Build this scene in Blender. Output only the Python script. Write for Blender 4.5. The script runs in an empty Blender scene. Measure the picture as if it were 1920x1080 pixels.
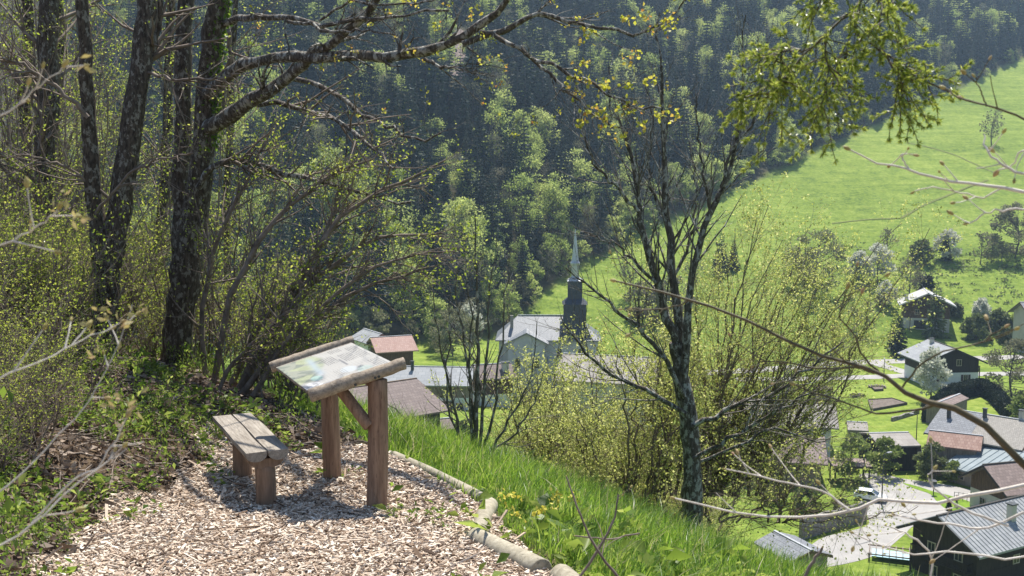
import bpy, math, random
import numpy as np
from mathutils import Vector, Matrix

# ------------------------------------------------------------------ camera, light, exposure
SC = bpy.context.scene
COL = SC.collection
F_PX, HORIZON = 2000.0, 300.0            # focal length in photo pixels, horizon row
PITCH = math.atan((540.0 - HORIZON) / F_PX)
cam_data = bpy.data.cameras.new('camera')
cam = bpy.data.objects.new('camera', cam_data)
COL.objects.link(cam)
cam_data.sensor_width = 36.0
cam_data.lens = 36.0 * F_PX / 1920.0
cam_data.clip_start = 0.05
cam_data.clip_end = 6000.0
cam.location = (0, 0, 0)
cam.rotation_euler = (math.pi / 2 - PITCH, 0, 0)
cam_data.dof.use_dof = True
cam_data.dof.focus_distance = 13.0
cam_data.dof.aperture_fstop = 10.0
SC.camera = cam

SUN_EL, SUN_AZ = math.radians(64.0), math.radians(13.0)   # behind the valley, a little to the right
world = bpy.data.worlds.new('World')
SC.world = world
world.use_nodes = True
wn = world.node_tree
bg = wn.nodes['Background']
sky = wn.nodes.new('ShaderNodeTexSky')
sky.sky_type = 'NISHITA'
sky.sun_disc = False
sky.sun_elevation = SUN_EL
sky.sun_rotation = SUN_AZ
sky.altitude = 1000
wn.links.new(sky.outputs[0], bg.inputs[0])
bg.inputs[1].default_value = 0.095
sun_data = bpy.data.lights.new('sun', 'SUN')
sun_data.energy = 4.6
sun_data.angle = math.radians(0.53)
sun_data.color = (1.0, 0.95, 0.86)
sun = bpy.data.objects.new('sun', sun_data)
COL.objects.link(sun)
sdir = Vector((math.sin(SUN_AZ) * math.cos(SUN_EL), math.cos(SUN_AZ) * math.cos(SUN_EL), math.sin(SUN_EL)))
sun.rotation_euler = sdir.to_track_quat('Z', 'Y').to_euler()
SC.view_settings.view_transform = 'Standard'
SC.view_settings.look = 'None'
SC.view_settings.exposure = 0.92
SC.view_settings.gamma = 1.0
SC.view_settings.use_curve_mapping = False
SC.render.engine = 'CYCLES'
SC.cycles.max_bounces = 6
SC.cycles.diffuse_bounces = 3
SC.cycles.glossy_bounces = 2
SC.cycles.transmission_bounces = 4
SC.cycles.volume_bounces = 0
SC.cycles.transparent_max_bounces = 6
SC.cycles.use_denoising = True
SC.cycles.sample_clamp_indirect = 4.0

rng = np.random.default_rng(11)
random.seed(5)


# ------------------------------------------------------------------ photo pixel -> world helpers
def at(px, py, d):
    """world point seen at photo pixel (px,py) at forward distance d (metres along the level view direction)"""
    return np.array([(px - 960.0) / F_PX * d * KX(py), d, DZ(py) * d])


def DZ(py):
    # slope of the ray through row py (exact for the pitched camera, column effect ignored by KX)
    v = (540.0 - py) / F_PX
    c, s = math.cos(PITCH), math.sin(PITCH)
    return (v * c - s) / (c + v * s)


def KX(py):
    v = (540.0 - py) / F_PX
    c, s = math.cos(PITCH), math.sin(PITCH)
    return 1.0 / (c + v * s)


def at_z(px, py, z):
    d = z / DZ(py)
    return at(px, py, d)


# ------------------------------------------------------------------ object helpers
def tag(o, label=None, cat=None, group=None, kind=None):
    if label: o['label'] = label
    if cat: o['category'] = cat
    if group: o['group'] = group
    if kind: o['kind'] = kind
    return o


def empty(name, loc=(0, 0, 0), rz=0.0, label=None, cat=None, group=None):
    o = bpy.data.objects.new(name, None)
    COL.objects.link(o)
    o.location = [float(v) for v in loc]
    o.rotation_euler = (0, 0, rz)
    o.empty_display_size = 0.2
    return tag(o, label, cat, group)


def link(name, me, parent=None):
    o = bpy.data.objects.new(name, me)
    COL.objects.link(o)
    if parent is not None:
        o.parent = parent
    return o


def copy_tree(o, parent=None):
    c = o.copy()
    COL.objects.link(c)
    if parent is not None:
        c.parent = parent
    for ch in o.children:
        copy_tree(ch, c)
    return c


class MB:
    """collects vertices and faces (numpy) and builds one mesh"""

    def __init__(s):
        s.V, s.T, s.Q, s.QM, s.F, s.FM, s.n = [], [], [], [], [], [], 0

    def add(s, v, quads=None, tris=None, tint=0.5, mi=0):
        v = np.asarray(v, dtype=np.float64).reshape(-1, 3)
        s.V.append(v)
        t = np.empty(len(v)); t[:] = tint
        s.T.append(t)
        if quads is not None and len(quads):
            q = np.asarray(quads, dtype=np.int64).reshape(-1, 4) + s.n
            s.Q.append(q); s.QM.append(np.full(len(q), mi))
        if tris is not None and len(tris):
            q = np.asarray(tris, dtype=np.int64).reshape(-1, 3) + s.n
            s.F.append(q); s.FM.append(np.full(len(q), mi))
        s.n += len(v)

    def box(s, c, size, rz=0.0, tint=0.5, mi=0, M=None):
        x, y, z = [0.5 * k for k in size]
        v = np.array([[-x, -y, -z], [x, -y, -z], [x, y, -z], [-x, y, -z], [-x, -y, z], [x, -y, z], [x, y, z], [-x, y, z]], float)
        if M is not None:
            v = v @ np.asarray(M, float).T
        elif rz:
            ca, sa = math.cos(rz), math.sin(rz)
            v = v @ np.array([[ca, sa, 0], [-sa, ca, 0], [0, 0, 1]])
        v = v + np.asarray(c, float)
        s.add(v, quads=[[3, 2, 1, 0], [4, 5, 6, 7], [0, 1, 5, 4], [1, 2, 6, 5], [2, 3, 7, 6], [3, 0, 4, 7]], tint=tint, mi=mi)

    def prism(s, poly, axis_vec, tint=0.5, mi=0):
        """closed prism: polygon (n,3) swept along axis_vec"""
        p = np.asarray(poly, float); n = len(p)
        v = np.concatenate([p, p + np.asarray(axis_vec, float), [p.mean(0)], [p.mean(0) + np.asarray(axis_vec, float)]])
        q = [[i, (i + 1) % n, n + (i + 1) % n, n + i] for i in range(n)]
        t = [[2 * n, (i + 1) % n, i] for i in range(n)] + [[2 * n + 1, n + i, n + (i + 1) % n] for i in range(n)]
        s.add(v, quads=q, tris=t, tint=tint, mi=mi)

    def tubes(s, P, R, sides=6, cap=False, tint=0.5, mi=0, rough=0.0):
        """P (B,K,3) centre lines, R (B,K) radii"""
        P = np.asarray(P, float); R = np.asarray(R, float)
        if P.ndim == 2:
            P, R = P[None], R[None]
        B, K = R.shape
        if B == 0:
            return
        t = np.gradient(P, axis=1)
        t /= np.linalg.norm(t, axis=2, keepdims=True) + 1e-9
        main = P[:, -1] - P[:, 0]
        main /= np.linalg.norm(main, axis=1, keepdims=True) + 1e-9
        ref = np.where(np.abs(main[:, 2:3]) > 0.75, np.array([[1.0, 0.0, 0.0]]), np.array([[0.0, 0.0, 1.0]]))
        e1 = np.cross(t, ref[:, None, :]); e1 /= np.linalg.norm(e1, axis=2, keepdims=True) + 1e-9
        e2 = np.cross(t, e1)
        a = np.arange(sides) * 2 * math.pi / sides
        rr = R[:, :, None] * (1 + (rough * rng.normal(size=(B, K, sides)) if rough else 0.0)) * np.ones(sides)
        v = P[:, :, None, :] + rr[..., None] * (np.cos(a)[None, None, :, None] * e1[:, :, None, :] + np.sin(a)[None, None, :, None] * e2[:, :, None, :])
        i = np.arange(K - 1)[:, None] * sides
        j = np.arange(sides)[None, :]; j2 = (j + 1) % sides
        q = np.stack([i + j, i + j2, i + sides + j2, i + sides + j], -1).reshape(-1, 4)
        off = (np.arange(B) * K * sides)[:, None, None]
        tt = np.repeat(np.broadcast_to(np.asarray(tint, float), (B,)), K * sides)
        s.add(v.reshape(-1, 3), quads=(q[None] + off).reshape(-1, 4), tint=tt, mi=mi)
        if cap:
            for b in range(B):
                for k, flip in ((0, False), (K - 1, True)):
                    ring = v[b, k]; c = P[b, k]
                    vv = np.concatenate([ring, [c]])
                    tr = [[sides, (m + 1) % sides, m] if flip is False else [sides, m, (m + 1) % sides] for m in range(sides)]
                    s.add(vv, tris=tr, tint=tt[0], mi=mi)

    def leaves(s, base, d, L, W, fold=0.25, tint=None, mi=0, sag=0.0):
        """rhombic folded leaves: base (N,3), direction d (N,3), length L (N), width W (N)"""
        N = len(base)
        if N == 0:
            return
        d = d / (np.linalg.norm(d, axis=1, keepdims=True) + 1e-9)
        r = rng.normal(size=(N, 3)); r[:, 2] *= 0.6
        sd = np.cross(d, r); sd /= np.linalg.norm(sd, axis=1, keepdims=True) + 1e-9
        nn = np.cross(sd, d)
        L = np.broadcast_to(L, (N,))[:, None]; W = np.broadcast_to(W, (N,))[:, None]
        mid = base + 0.45 * L * d
        v = np.stack([base, mid + 0.5 * W * sd + fold * W * nn, base + L * d - sag * L * np.array([[0, 0, 1.0]]), mid - 0.5 * W * sd + fold * W * nn], 1)
        o = (np.arange(N) * 4)[:, None]
        tr = np.concatenate([o + np.array([[0, 1, 2]]), o + np.array([[0, 2, 3]])], 0)
        tn = rng.random(N) if tint is None else np.broadcast_to(tint, (N,))
        s.add(v.reshape(-1, 3), tris=tr, tint=np.repeat(tn, 4), mi=mi)

    def mesh(s, name, mats, smooth=True):
        me = bpy.data.meshes.new(name)
        v = np.concatenate(s.V) if s.V else np.zeros((0, 3))
        q = np.concatenate(s.Q) if s.Q else np.zeros((0, 4), int)
        f = np.concatenate(s.F) if s.F else np.zeros((0, 3), int)
        me.vertices.add(len(v)); me.vertices.foreach_set('co', v.astype(np.float32).ravel())
        me.loops.add(q.size + f.size)
        me.loops.foreach_set('vertex_index', np.concatenate([q.ravel(), f.ravel()]).astype(np.int32))
        me.polygons.add(len(q) + len(f))
        ls = np.concatenate([np.arange(len(q)) * 4, q.size + np.arange(len(f)) * 3]).astype(np.int32)
        me.polygons.foreach_set('loop_start', ls)
        mi = np.concatenate(s.QM + s.FM).astype(np.int32) if (s.QM or s.FM) else np.zeros(0, np.int32)
        me.polygons.foreach_set('material_index', mi)
        me.polygons.foreach_set('use_smooth', np.full(len(q) + len(f), bool(smooth)))
        at_ = me.attributes.new('tint', 'FLOAT', 'POINT')
        at_.data.foreach_set('value', np.concatenate(s.T).astype(np.float32))
        me.update(calc_edges=True)
        for m in (mats if isinstance(mats, (list, tuple)) else [mats]):
            me.materials.append(m)
        return me

    def build(s, name, mats, parent=None, smooth=True, kind=None):
        o = link(name, s.mesh(name, mats, smooth), parent)
        if kind: o['kind'] = kind
        return o


def nrm(v):
    return v / (np.linalg.norm(v, axis=-1, keepdims=True) + 1e-9)


def spline(pts, rad, K=14, wig=0.0):
    """Catmull-Rom through pts, resampled to K points; rad interpolated"""
    p = np.asarray(pts, float); r = np.asarray(rad, float)
    n = len(p)
    ext = np.concatenate([[2 * p[0] - p[1]], p, [2 * p[-1] - p[-2]]])
    out, rr = [], []
    u = np.linspace(0, n - 1, K)
    for x in u:
        i = min(int(x), n - 2); t = x - i
        a, b, c, d = ext[i:i + 4]
        out.append(0.5 * ((2 * b) + (-a + c) * t + (2 * a - 5 * b + 4 * c - d) * t * t + (-a + 3 * b - 3 * c + d) * t ** 3))
        rr.append(r[i] * (1 - t) + r[i + 1] * t)
    out = np.array(out)
    if wig:
        w = rng.normal(size=out.shape) * wig; w[0] = 0
        out = out + w
    return out, np.array(rr)


def grow(P, R, n, L, ang, K=5, t0=0.15, t1=1.0, up=0.0, wig=0.12, rs=0.6, rtip=0.25, taper=0.5, rmin=0.0012, rmax=9.0):
    """n children on every branch of P (B,K0,3)/R (B,K0)"""
    B, K0 = R.shape
    idx = np.repeat(np.arange(B), n)
    N = len(idx)
    t = t0 + (t1 - t0) * rng.random(N)
    u = np.clip(t * (K0 - 1), 0, K0 - 1.001)
    i = u.astype(int); f = (u - i)[:, None]
    pos = P[idx, i] * (1 - f) + P[idx, i + 1] * f
    rad = R[idx, i] * (1 - f[:, 0]) + R[idx, i + 1] * f[:, 0]
    tan = nrm(P[idx, i + 1] - P[idx, i])
    r = rng.normal(size=(N, 3))
    perp = nrm(r - (r * tan).sum(1, keepdims=True) * tan)
    a = (ang[0] + (ang[1] - ang[0]) * rng.random(N))[:, None]
    d = np.cos(a) * tan + np.sin(a) * perp
    ln = (L[0] + (L[1] - L[0]) * rng.random(N)) * (1 - taper * t)
    out = np.empty((N, K, 3)); out[:, 0] = pos
    for k in range(1, K):
        d = nrm(d + np.array([0, 0, up]) / K + wig * rng.normal(size=(N, 3)))
        out[:, k] = out[:, k - 1] + d * (ln / (K - 1))[:, None]
    r0 = np.clip(rad * rs, rmin, rmax)
    rr = r0[:, None] * np.linspace(1, rtip, K)[None, :]
    return out, np.maximum(rr, rmin * 0.6)


def on_twigs(P, n, t0=0.3, spread=0.0, droop=0.0, mixd=0.9):
    """n random points and directions along every twig"""
    B, K = P.shape[:2]
    idx = np.repeat(np.arange(B), n)
    N = len(idx)
    t = rng.random(N) ** 0.8
    t = t0 + (1 - t0) * np.where(rng.random(N) < .8, np.ceil(t * 3) / 3, t)      # mostly at the nodes and tips
    u = np.clip(t * (K - 1), 0, K - 1.001); i = u.astype(int); f = (u - i)[:, None]
    pos = P[idx, i] * (1 - f) + P[idx, i + 1] * f
    tan = nrm(P[idx, i + 1] - P[idx, i])
    d = nrm(tan + mixd * rng.normal(size=(N, 3)) + np.array([0, 0, -droop]))
    if spread:
        pos = pos + spread * rng.normal(size=(N, 3))
    return pos, d


# ------------------------------------------------------------------ materials
MATS = {}


def ramp(nt, fac, cols):
    n = nt.nodes.new('ShaderNodeValToRGB')
    e = n.color_ramp.elements
    while len(e) < len(cols):
        e.new(0.5)
    for k, (p, c) in enumerate(cols):
        e[k].position = p
        e[k].color = (*c, 1)
    nt.links.new(fac, n.inputs[0])
    return n.outputs[0]


def nmat(name):
    m = bpy.data.materials.new(name)
    m.use_nodes = True
    nt = m.node_tree
    b = nt.nodes['Principled BSDF']
    MATS[name] = m
    return m, nt, b


def noise(nt, scale, detail=4, coord='Object', rough=0.6, vec=None, stretch=None):
    n = nt.nodes.new('ShaderNodeTexNoise')
    n.inputs['Scale'].default_value = scale
    n.inputs['Detail'].default_value = detail
    n.inputs['Roughness'].default_value = rough
    if vec is None:
        tc = nt.nodes.new('ShaderNodeTexCoord')
        vec = tc.outputs[coord]
    if stretch:
        mp = nt.nodes.new('ShaderNodeMapping')
        mp.inputs['Scale'].default_value = stretch
        nt.links.new(vec, mp.inputs[0]); vec = mp.outputs[0]
    nt.links.new(vec, n.inputs['Vector'])
    return n.outputs['Fac']


def mathn(nt, op, a, b=None):
    n = nt.nodes.new('ShaderNodeMath'); n.operation = op
    for k, v in enumerate((a, b)):
        if v is None: continue
        if isinstance(v, (int, float)): n.inputs[k].default_value = v
        else: nt.links.new(v, n.inputs[k])
    return n.outputs[0]


def mixc(nt, fac, a, b):
    n = nt.nodes.new('ShaderNodeMix'); n.data_type = 'RGBA'
    for sock, v in ((n.inputs[0], fac), (n.inputs[6], a), (n.inputs[7], b)):
        if isinstance(v, (int, float)): sock.default_value = v
        elif isinstance(v, tuple): sock.default_value = (*v, 1)
        else: nt.links.new(v, sock)
    return n.outputs[2]


def attr(nt, name='tint'):
    n = nt.nodes.new('ShaderNodeAttribute'); n.attribute_name = name
    return n.outputs['Fac']


def bump(nt, b, h, strength=0.4, dist=0.02):
    n = nt.nodes.new('ShaderNodeBump')
    n.inputs['Strength'].default_value = strength
    n.inputs['Distance'].default_value = dist
    nt.links.new(h, n.inputs['Height'])
    nt.links.new(n.outputs[0], b.inputs['Normal'])


def leaf_mat(name, cols, transl=0.5, rough=0.5, tcol=None, spec=0.3, rnd=0.0):
    """thin leaf: reflecting and letting light through; colours by the tint attribute"""
    m, nt, b = nmat(name)
    fac = attr(nt)
    if rnd:
        oi = nt.nodes.new('ShaderNodeObjectInfo')
        fac = mathn(nt, 'ADD', mathn(nt, 'MULTIPLY', fac, 1 - rnd), mathn(nt, 'MULTIPLY', oi.outputs['Random'], rnd))
    c = ramp(nt, fac, cols)
    nt.links.new(c, b.inputs['Base Color'])
    b.inputs['Roughness'].default_value = rough
    b.inputs['Specular IOR Level'].default_value = spec
    t = nt.nodes.new('ShaderNodeBsdfTranslucent')
    if tcol:
        c2 = ramp(nt, fac, tcol); nt.links.new(c2, t.inputs[0])
    else:
        nt.links.new(c, t.inputs[0])
    mx = nt.nodes.new('ShaderNodeMixShader')
    mx.inputs[0].default_value = transl
    nt.links.new(b.outputs[0], mx.inputs[1]); nt.links.new(t.outputs[0], mx.inputs[2])
    nt.links.new(mx.outputs[0], nt.nodes['Material Output'].inputs[0])
    return m


def noisy(name, c1, c2, scale=3.0, rough=0.8, bmp=0.3, bscale=None, stretch=None, dist=0.02, metal=0.0, spec=0.3, lo=0.3, hi=0.7):
    m, nt, b = nmat(name)
    f = noise(nt, scale, 5, stretch=stretch)
    nt.links.new(ramp(nt, f, [(lo, c1), (hi, c2)]), b.inputs['Base Color'])
    b.inputs['Roughness'].default_value = rough
    b.inputs['Metallic'].default_value = metal
    b.inputs['Specular IOR Level'].default_value = spec
    if bmp:
        bump(nt, b, noise(nt, bscale or scale * 4, 5, stretch=stretch), bmp, dist)
    return m


def bark_mat(name, dark, mid, lichen, amount=0.5, scale=9.0):
    m, nt, b = nmat(name)
    f = noise(nt, scale * 2.2, 6, stretch=(1, 1, 0.35))
    c = ramp(nt, f, [(0.35, dark), (0.7, mid)])
    patches = noise(nt, scale, 5, rough=0.7, stretch=(1, 1, 0.6))
    k = ramp(nt, patches, [(0.62 - 0.14 * amount, (0, 0, 0)), (0.66 - 0.12 * amount, (1, 1, 1))])
    nt.links.new(mixc(nt, k, c, lichen), b.inputs['Base Color'])
    b.inputs['Roughness'].default_value = 0.9
    b.inputs['Specular IOR Level'].default_value = 0.2
    bump(nt, b, noise(nt, scale * 3.0, 6, stretch=(1, 1, 0.25)), 0.8, 0.02)
    return m


def tinted(name, cols, rough=0.8, bscale=None, bmp=0.3, spec=0.3, stretch=None):
    m, nt, b = nmat(name)
    f = attr(nt)
    if bscale:
        f = mathn(nt, 'ADD', mathn(nt, 'MULTIPLY', f, 0.75), mathn(nt, 'MULTIPLY', noise(nt, bscale, 4, stretch=stretch), 0.25))
        bump(nt, b, noise(nt, bscale * 2, 4, stretch=stretch), bmp, 0.005)
    nt.links.new(ramp(nt, f, cols), b.inputs['Base Color'])
    b.inputs['Roughness'].default_value = rough
    b.inputs['Specular IOR Level'].default_value = spec
    return m


def tiles_mat(name, c1, c2, mortar, w=0.5, h=0.25, bmp=0.5, rough=0.75, var=0.5, spec=0.3):
    """courses of slates or tiles on a roof plane, in the object's own x (along) and z (up) coordinates"""
    m, nt, b = nmat(name)
    tc = nt.nodes.new('ShaderNodeTexCoord')
    sx = nt.nodes.new('ShaderNodeSeparateXYZ'); nt.links.new(tc.outputs['Object'], sx.inputs[0])
    cx = nt.nodes.new('ShaderNodeCombineXYZ')
    nt.links.new(sx.outputs[0], cx.inputs[0])
    nt.links.new(mathn(nt, 'MULTIPLY', sx.outputs[2], 2.2), cx.inputs[1])
    br = nt.nodes.new('ShaderNodeTexBrick')
    br.inputs['Scale'].default_value = 1.0
    br.inputs['Brick Width'].default_value = w
    br.inputs['Row Height'].default_value = h
    br.inputs['Mortar Size'].default_value = 0.02
    br.inputs['Color1'].default_value = (*c1, 1); br.inputs['Color2'].default_value = (*c2, 1); br.inputs['Mortar'].default_value = (*mortar, 1)
    nt.links.new(cx.outputs[0], br.inputs['Vector'])
    f = noise(nt, 0.6, 5)
    c = mixc(nt, mathn(nt, 'MULTIPLY', f, var), br.outputs['Color'], tuple(0.6 * x for x in c1))
    nt.links.new(c, b.inputs['Base Color'])
    b.inputs['Roughness'].default_value = rough
    b.inputs['Specular IOR Level'].default_value = spec
    bump(nt, b, br.outputs['Fac'], bmp, -0.03)
    return m


def boards_mat(name, c1, c2, width=0.2, rough=0.8):
    m, nt, b = nmat(name)
    tc = nt.nodes.new('ShaderNodeTexCoord')
    sx = nt.nodes.new('ShaderNodeSeparateXYZ'); nt.links.new(tc.outputs['Object'], sx.inputs[0])
    u = mathn(nt, 'ADD', sx.outputs[0], sx.outputs[1])
    fr = mathn(nt, 'FRACT', mathn(nt, 'DIVIDE', u, width))
    gap = mathn(nt, 'LESS_THAN', fr, 0.1)
    f = noise(nt, 2.0, 4, stretch=(3, 3, 0.4))
    c = ramp(nt, f, [(0.3, c1), (0.7, c2)])
    nt.links.new(mixc(nt, mathn(nt, 'MULTIPLY', gap, 0.6), c, tuple(0.3 * x for x in c1)), b.inputs['Base Color'])
    b.inputs['Roughness'].default_value = rough
    b.inputs['Specular IOR Level'].default_value = 0.2
    bump(nt, b, gap, 0.5, -0.02)
    return m


def smooth(a, b, x):
    t = np.clip((x - a) / (b - a), 0, 1)
    return t * t * (3 - 2 * t)
# ------------------------------------------------------------------ terrain
EDGE = np.array([(-900, 300), (-200, 150), (-60, 70), (-30, 40), (-14, 24), (-6, 15.5), (-2.6, 11.2), (-0.97, 8.8), (-0.17, 7.5),
                 (0.02, 6.6), (0.2, 5.83), (0.9, 3.6), (1.6, 1.5), (2.6, -2), (6, -12), (20, -40), (60, -200)], float)


def edge_s(x, y):
    """signed distance to the outer edge of the path shelf; positive on the valley side"""
    x = np.asarray(x, float); y = np.asarray(y, float)
    best = np.full(x.shape, 1e18); sg = np.ones(x.shape)
    for a, b in zip(EDGE[:-1], EDGE[1:]):
        ab = b - a
        t = np.clip(((x - a[0]) * ab[0] + (y - a[1]) * ab[1]) / (ab @ ab), 0, 1)
        dx = x - a[0] - t * ab[0]; dy = y - a[1] - t * ab[1]
        d2 = dx * dx + dy * dy
        cr = ab[0] * (y - a[1]) - ab[1] * (x - a[0])
        m = d2 < best
        best = np.where(m, d2, best); sg = np.where(m, np.where(cr > 0, 1.0, -1.0), sg)
    return np.sqrt(best) * sg


def wob(x, y, s, seed=0.0):
    return (np.sin(x * s + seed) * np.cos(y * s * 1.3 + seed * 2.1) + 0.5 * np.sin(x * s * 2.3 + y * s * 1.7 + seed)) / 1.5


def forest_line(x):
    x = np.asarray(x, float)
    return np.where(x > 0, 301 + 1.04 * x - 32 * np.exp(-np.maximum(x, 0) / 12), 269 + 0.9 * np.maximum(x, -34)) + (2.2 * np.sin(x * 0.09 + 0.6) + 1.6 * np.sin(x * 0.23)) * smooth(0, 40, x)


def valley(x, y):
    z = -47 + 8 * smooth(0, 1, (30 - x) / 50.0) * (1 - 0.6 * smooth(152, 200, y))
    yb = forest_line(x)
    ym = np.minimum(y, yb)
    z = z + 0.315 * np.maximum(0, ym - 268) + 0.5 * wob(x, y, 0.05) * smooth(285, 310, ym)
    up = np.maximum(0, y - yb)
    up = np.minimum(up, 330) + 0.15 * np.maximum(0, up - 330)
    rel = smooth(0, 60, up)
    return z + 0.6 * up + rel * (4.0 * wob(x, y, 0.021, 1.3) + 2.0 * wob(x, y, 0.06, 0.4))


def path_left(y):
    """x of the bank foot on the uphill side of the path"""
    return np.interp(y, [-10, 4.5, 5.85, 6.4, 7.0, 7.75, 8.6, 9.5, 12, 20, 60, 400], [0.5, -2.2, -2.5, -2.75, -2.85, -2.5, -2.62, -2.7, -4.2, -9, -50, -500])


def hill(x, y):
    s = edge_s(x, y)
    base = -1.65 - 0.1165 * np.clip(y, -8, 7.5) - 0.012 * np.maximum(0, y - 14)
    sl = np.maximum(s, 0)
    drop = 0.355 * sl + 0.27 * 0.8 * (np.log1p(np.exp(np.clip((sl - 3.3) / 0.8, -30, 30))) - 0.016) * 1.0
    drop = np.where(sl > 24, 0.355 * sl + 0.27 * (sl - 3.3), drop)
    drop = drop - 0.08 * np.minimum(np.maximum(0, x - 1.7), 2.75) ** 2 * smooth(16, 10, y) * (s > 0)
    # bank on the uphill side of the path and behind the bench
    b = np.where(s < 0, np.maximum(0, path_left(y) - x), 0.0)
    bank = 0.55 * (1 - np.exp(-b * 0.75)) + 0.10 * np.maximum(0, b - 1.5)
    bank = bank + 0.22 * smooth(9.0, 10.4, y) * smooth(0.2, -1.2, s)
    rough = 0.035 * wob(x, y, 3.1) + 0.05 * wob(x, y, 1.1, 2.0)
    rough = rough * np.where(s > 0.1, 1.0, smooth(0.0, 1.0, b) * 0.9 + 0.1)
    return base - drop + np.minimum(bank, 8) + rough


def ground(x, y):
    x = np.asarray(x, float); y = np.asarray(y, float)
    h = hill(x, y); v = valley(x, y)
    k = 0.6
    m = np.maximum(h, v)
    d = np.abs(h - v)
    return m + k * np.log1p(np.exp(-d / k)) * (d < 12) * (y > 20) * (np.abs(d) < 6) * smooth(6, 0, d)


def gz(x, y):
    return float(ground(np.array([x]), np.array([y]))[0])


def ground_at(px, py, d0=4.0, d1=900.0):
    """where the ray through a photo pixel meets the ground beyond distance d0"""
    ds = np.concatenate([np.arange(d0, 30, 0.1), np.arange(30, d1, 0.5)])
    ds = ds[ds >= d0]
    P = np.stack([(px - 960.0) / F_PX * ds * KX(py), ds, DZ(py) * ds], 1)
    g = ground(P[:, 0], P[:, 1])
    hit = np.nonzero(P[:, 2] <= g)[0]
    i = hit[0] if len(hit) else len(ds) - 1
    return np.array([P[i, 0], P[i, 1], g[i]])


def axis(lo, hi, fine_lo, fine_hi, step, ratio, cap=12.0):
    a = list(np.arange(fine_lo, fine_hi, step))
    s = step; v = a[-1]
    while v < hi:
        s = min(s * ratio, cap); v += s; a.append(v)
    s = step; v = a[0]; b = []
    while v > lo:
        s = min(s * ratio, cap * 2); v -= s; b.append(v)
    return np.array(b[::-1] + a)


def grid_sheet(name, xs, ys, zf, mat, tint=None, kind='structure'):
    X, Y = np.meshgrid(xs, ys)
    Z = zf(X, Y)
    nx, ny = len(xs), len(ys)
    i = np.arange(ny - 1)[:, None] * nx + np.arange(nx - 1)[None, :]
    q = np.stack([i, i + 1, i + nx + 1, i + nx], -1).reshape(-1, 4)
    mb = MB()
    mb.add(np.stack([X, Y, Z], -1).reshape(-1, 3), quads=q, tint=0.5 if tint is None else tint(X, Y).ravel())
    return mb.build(name, mat, kind=kind)


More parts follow.
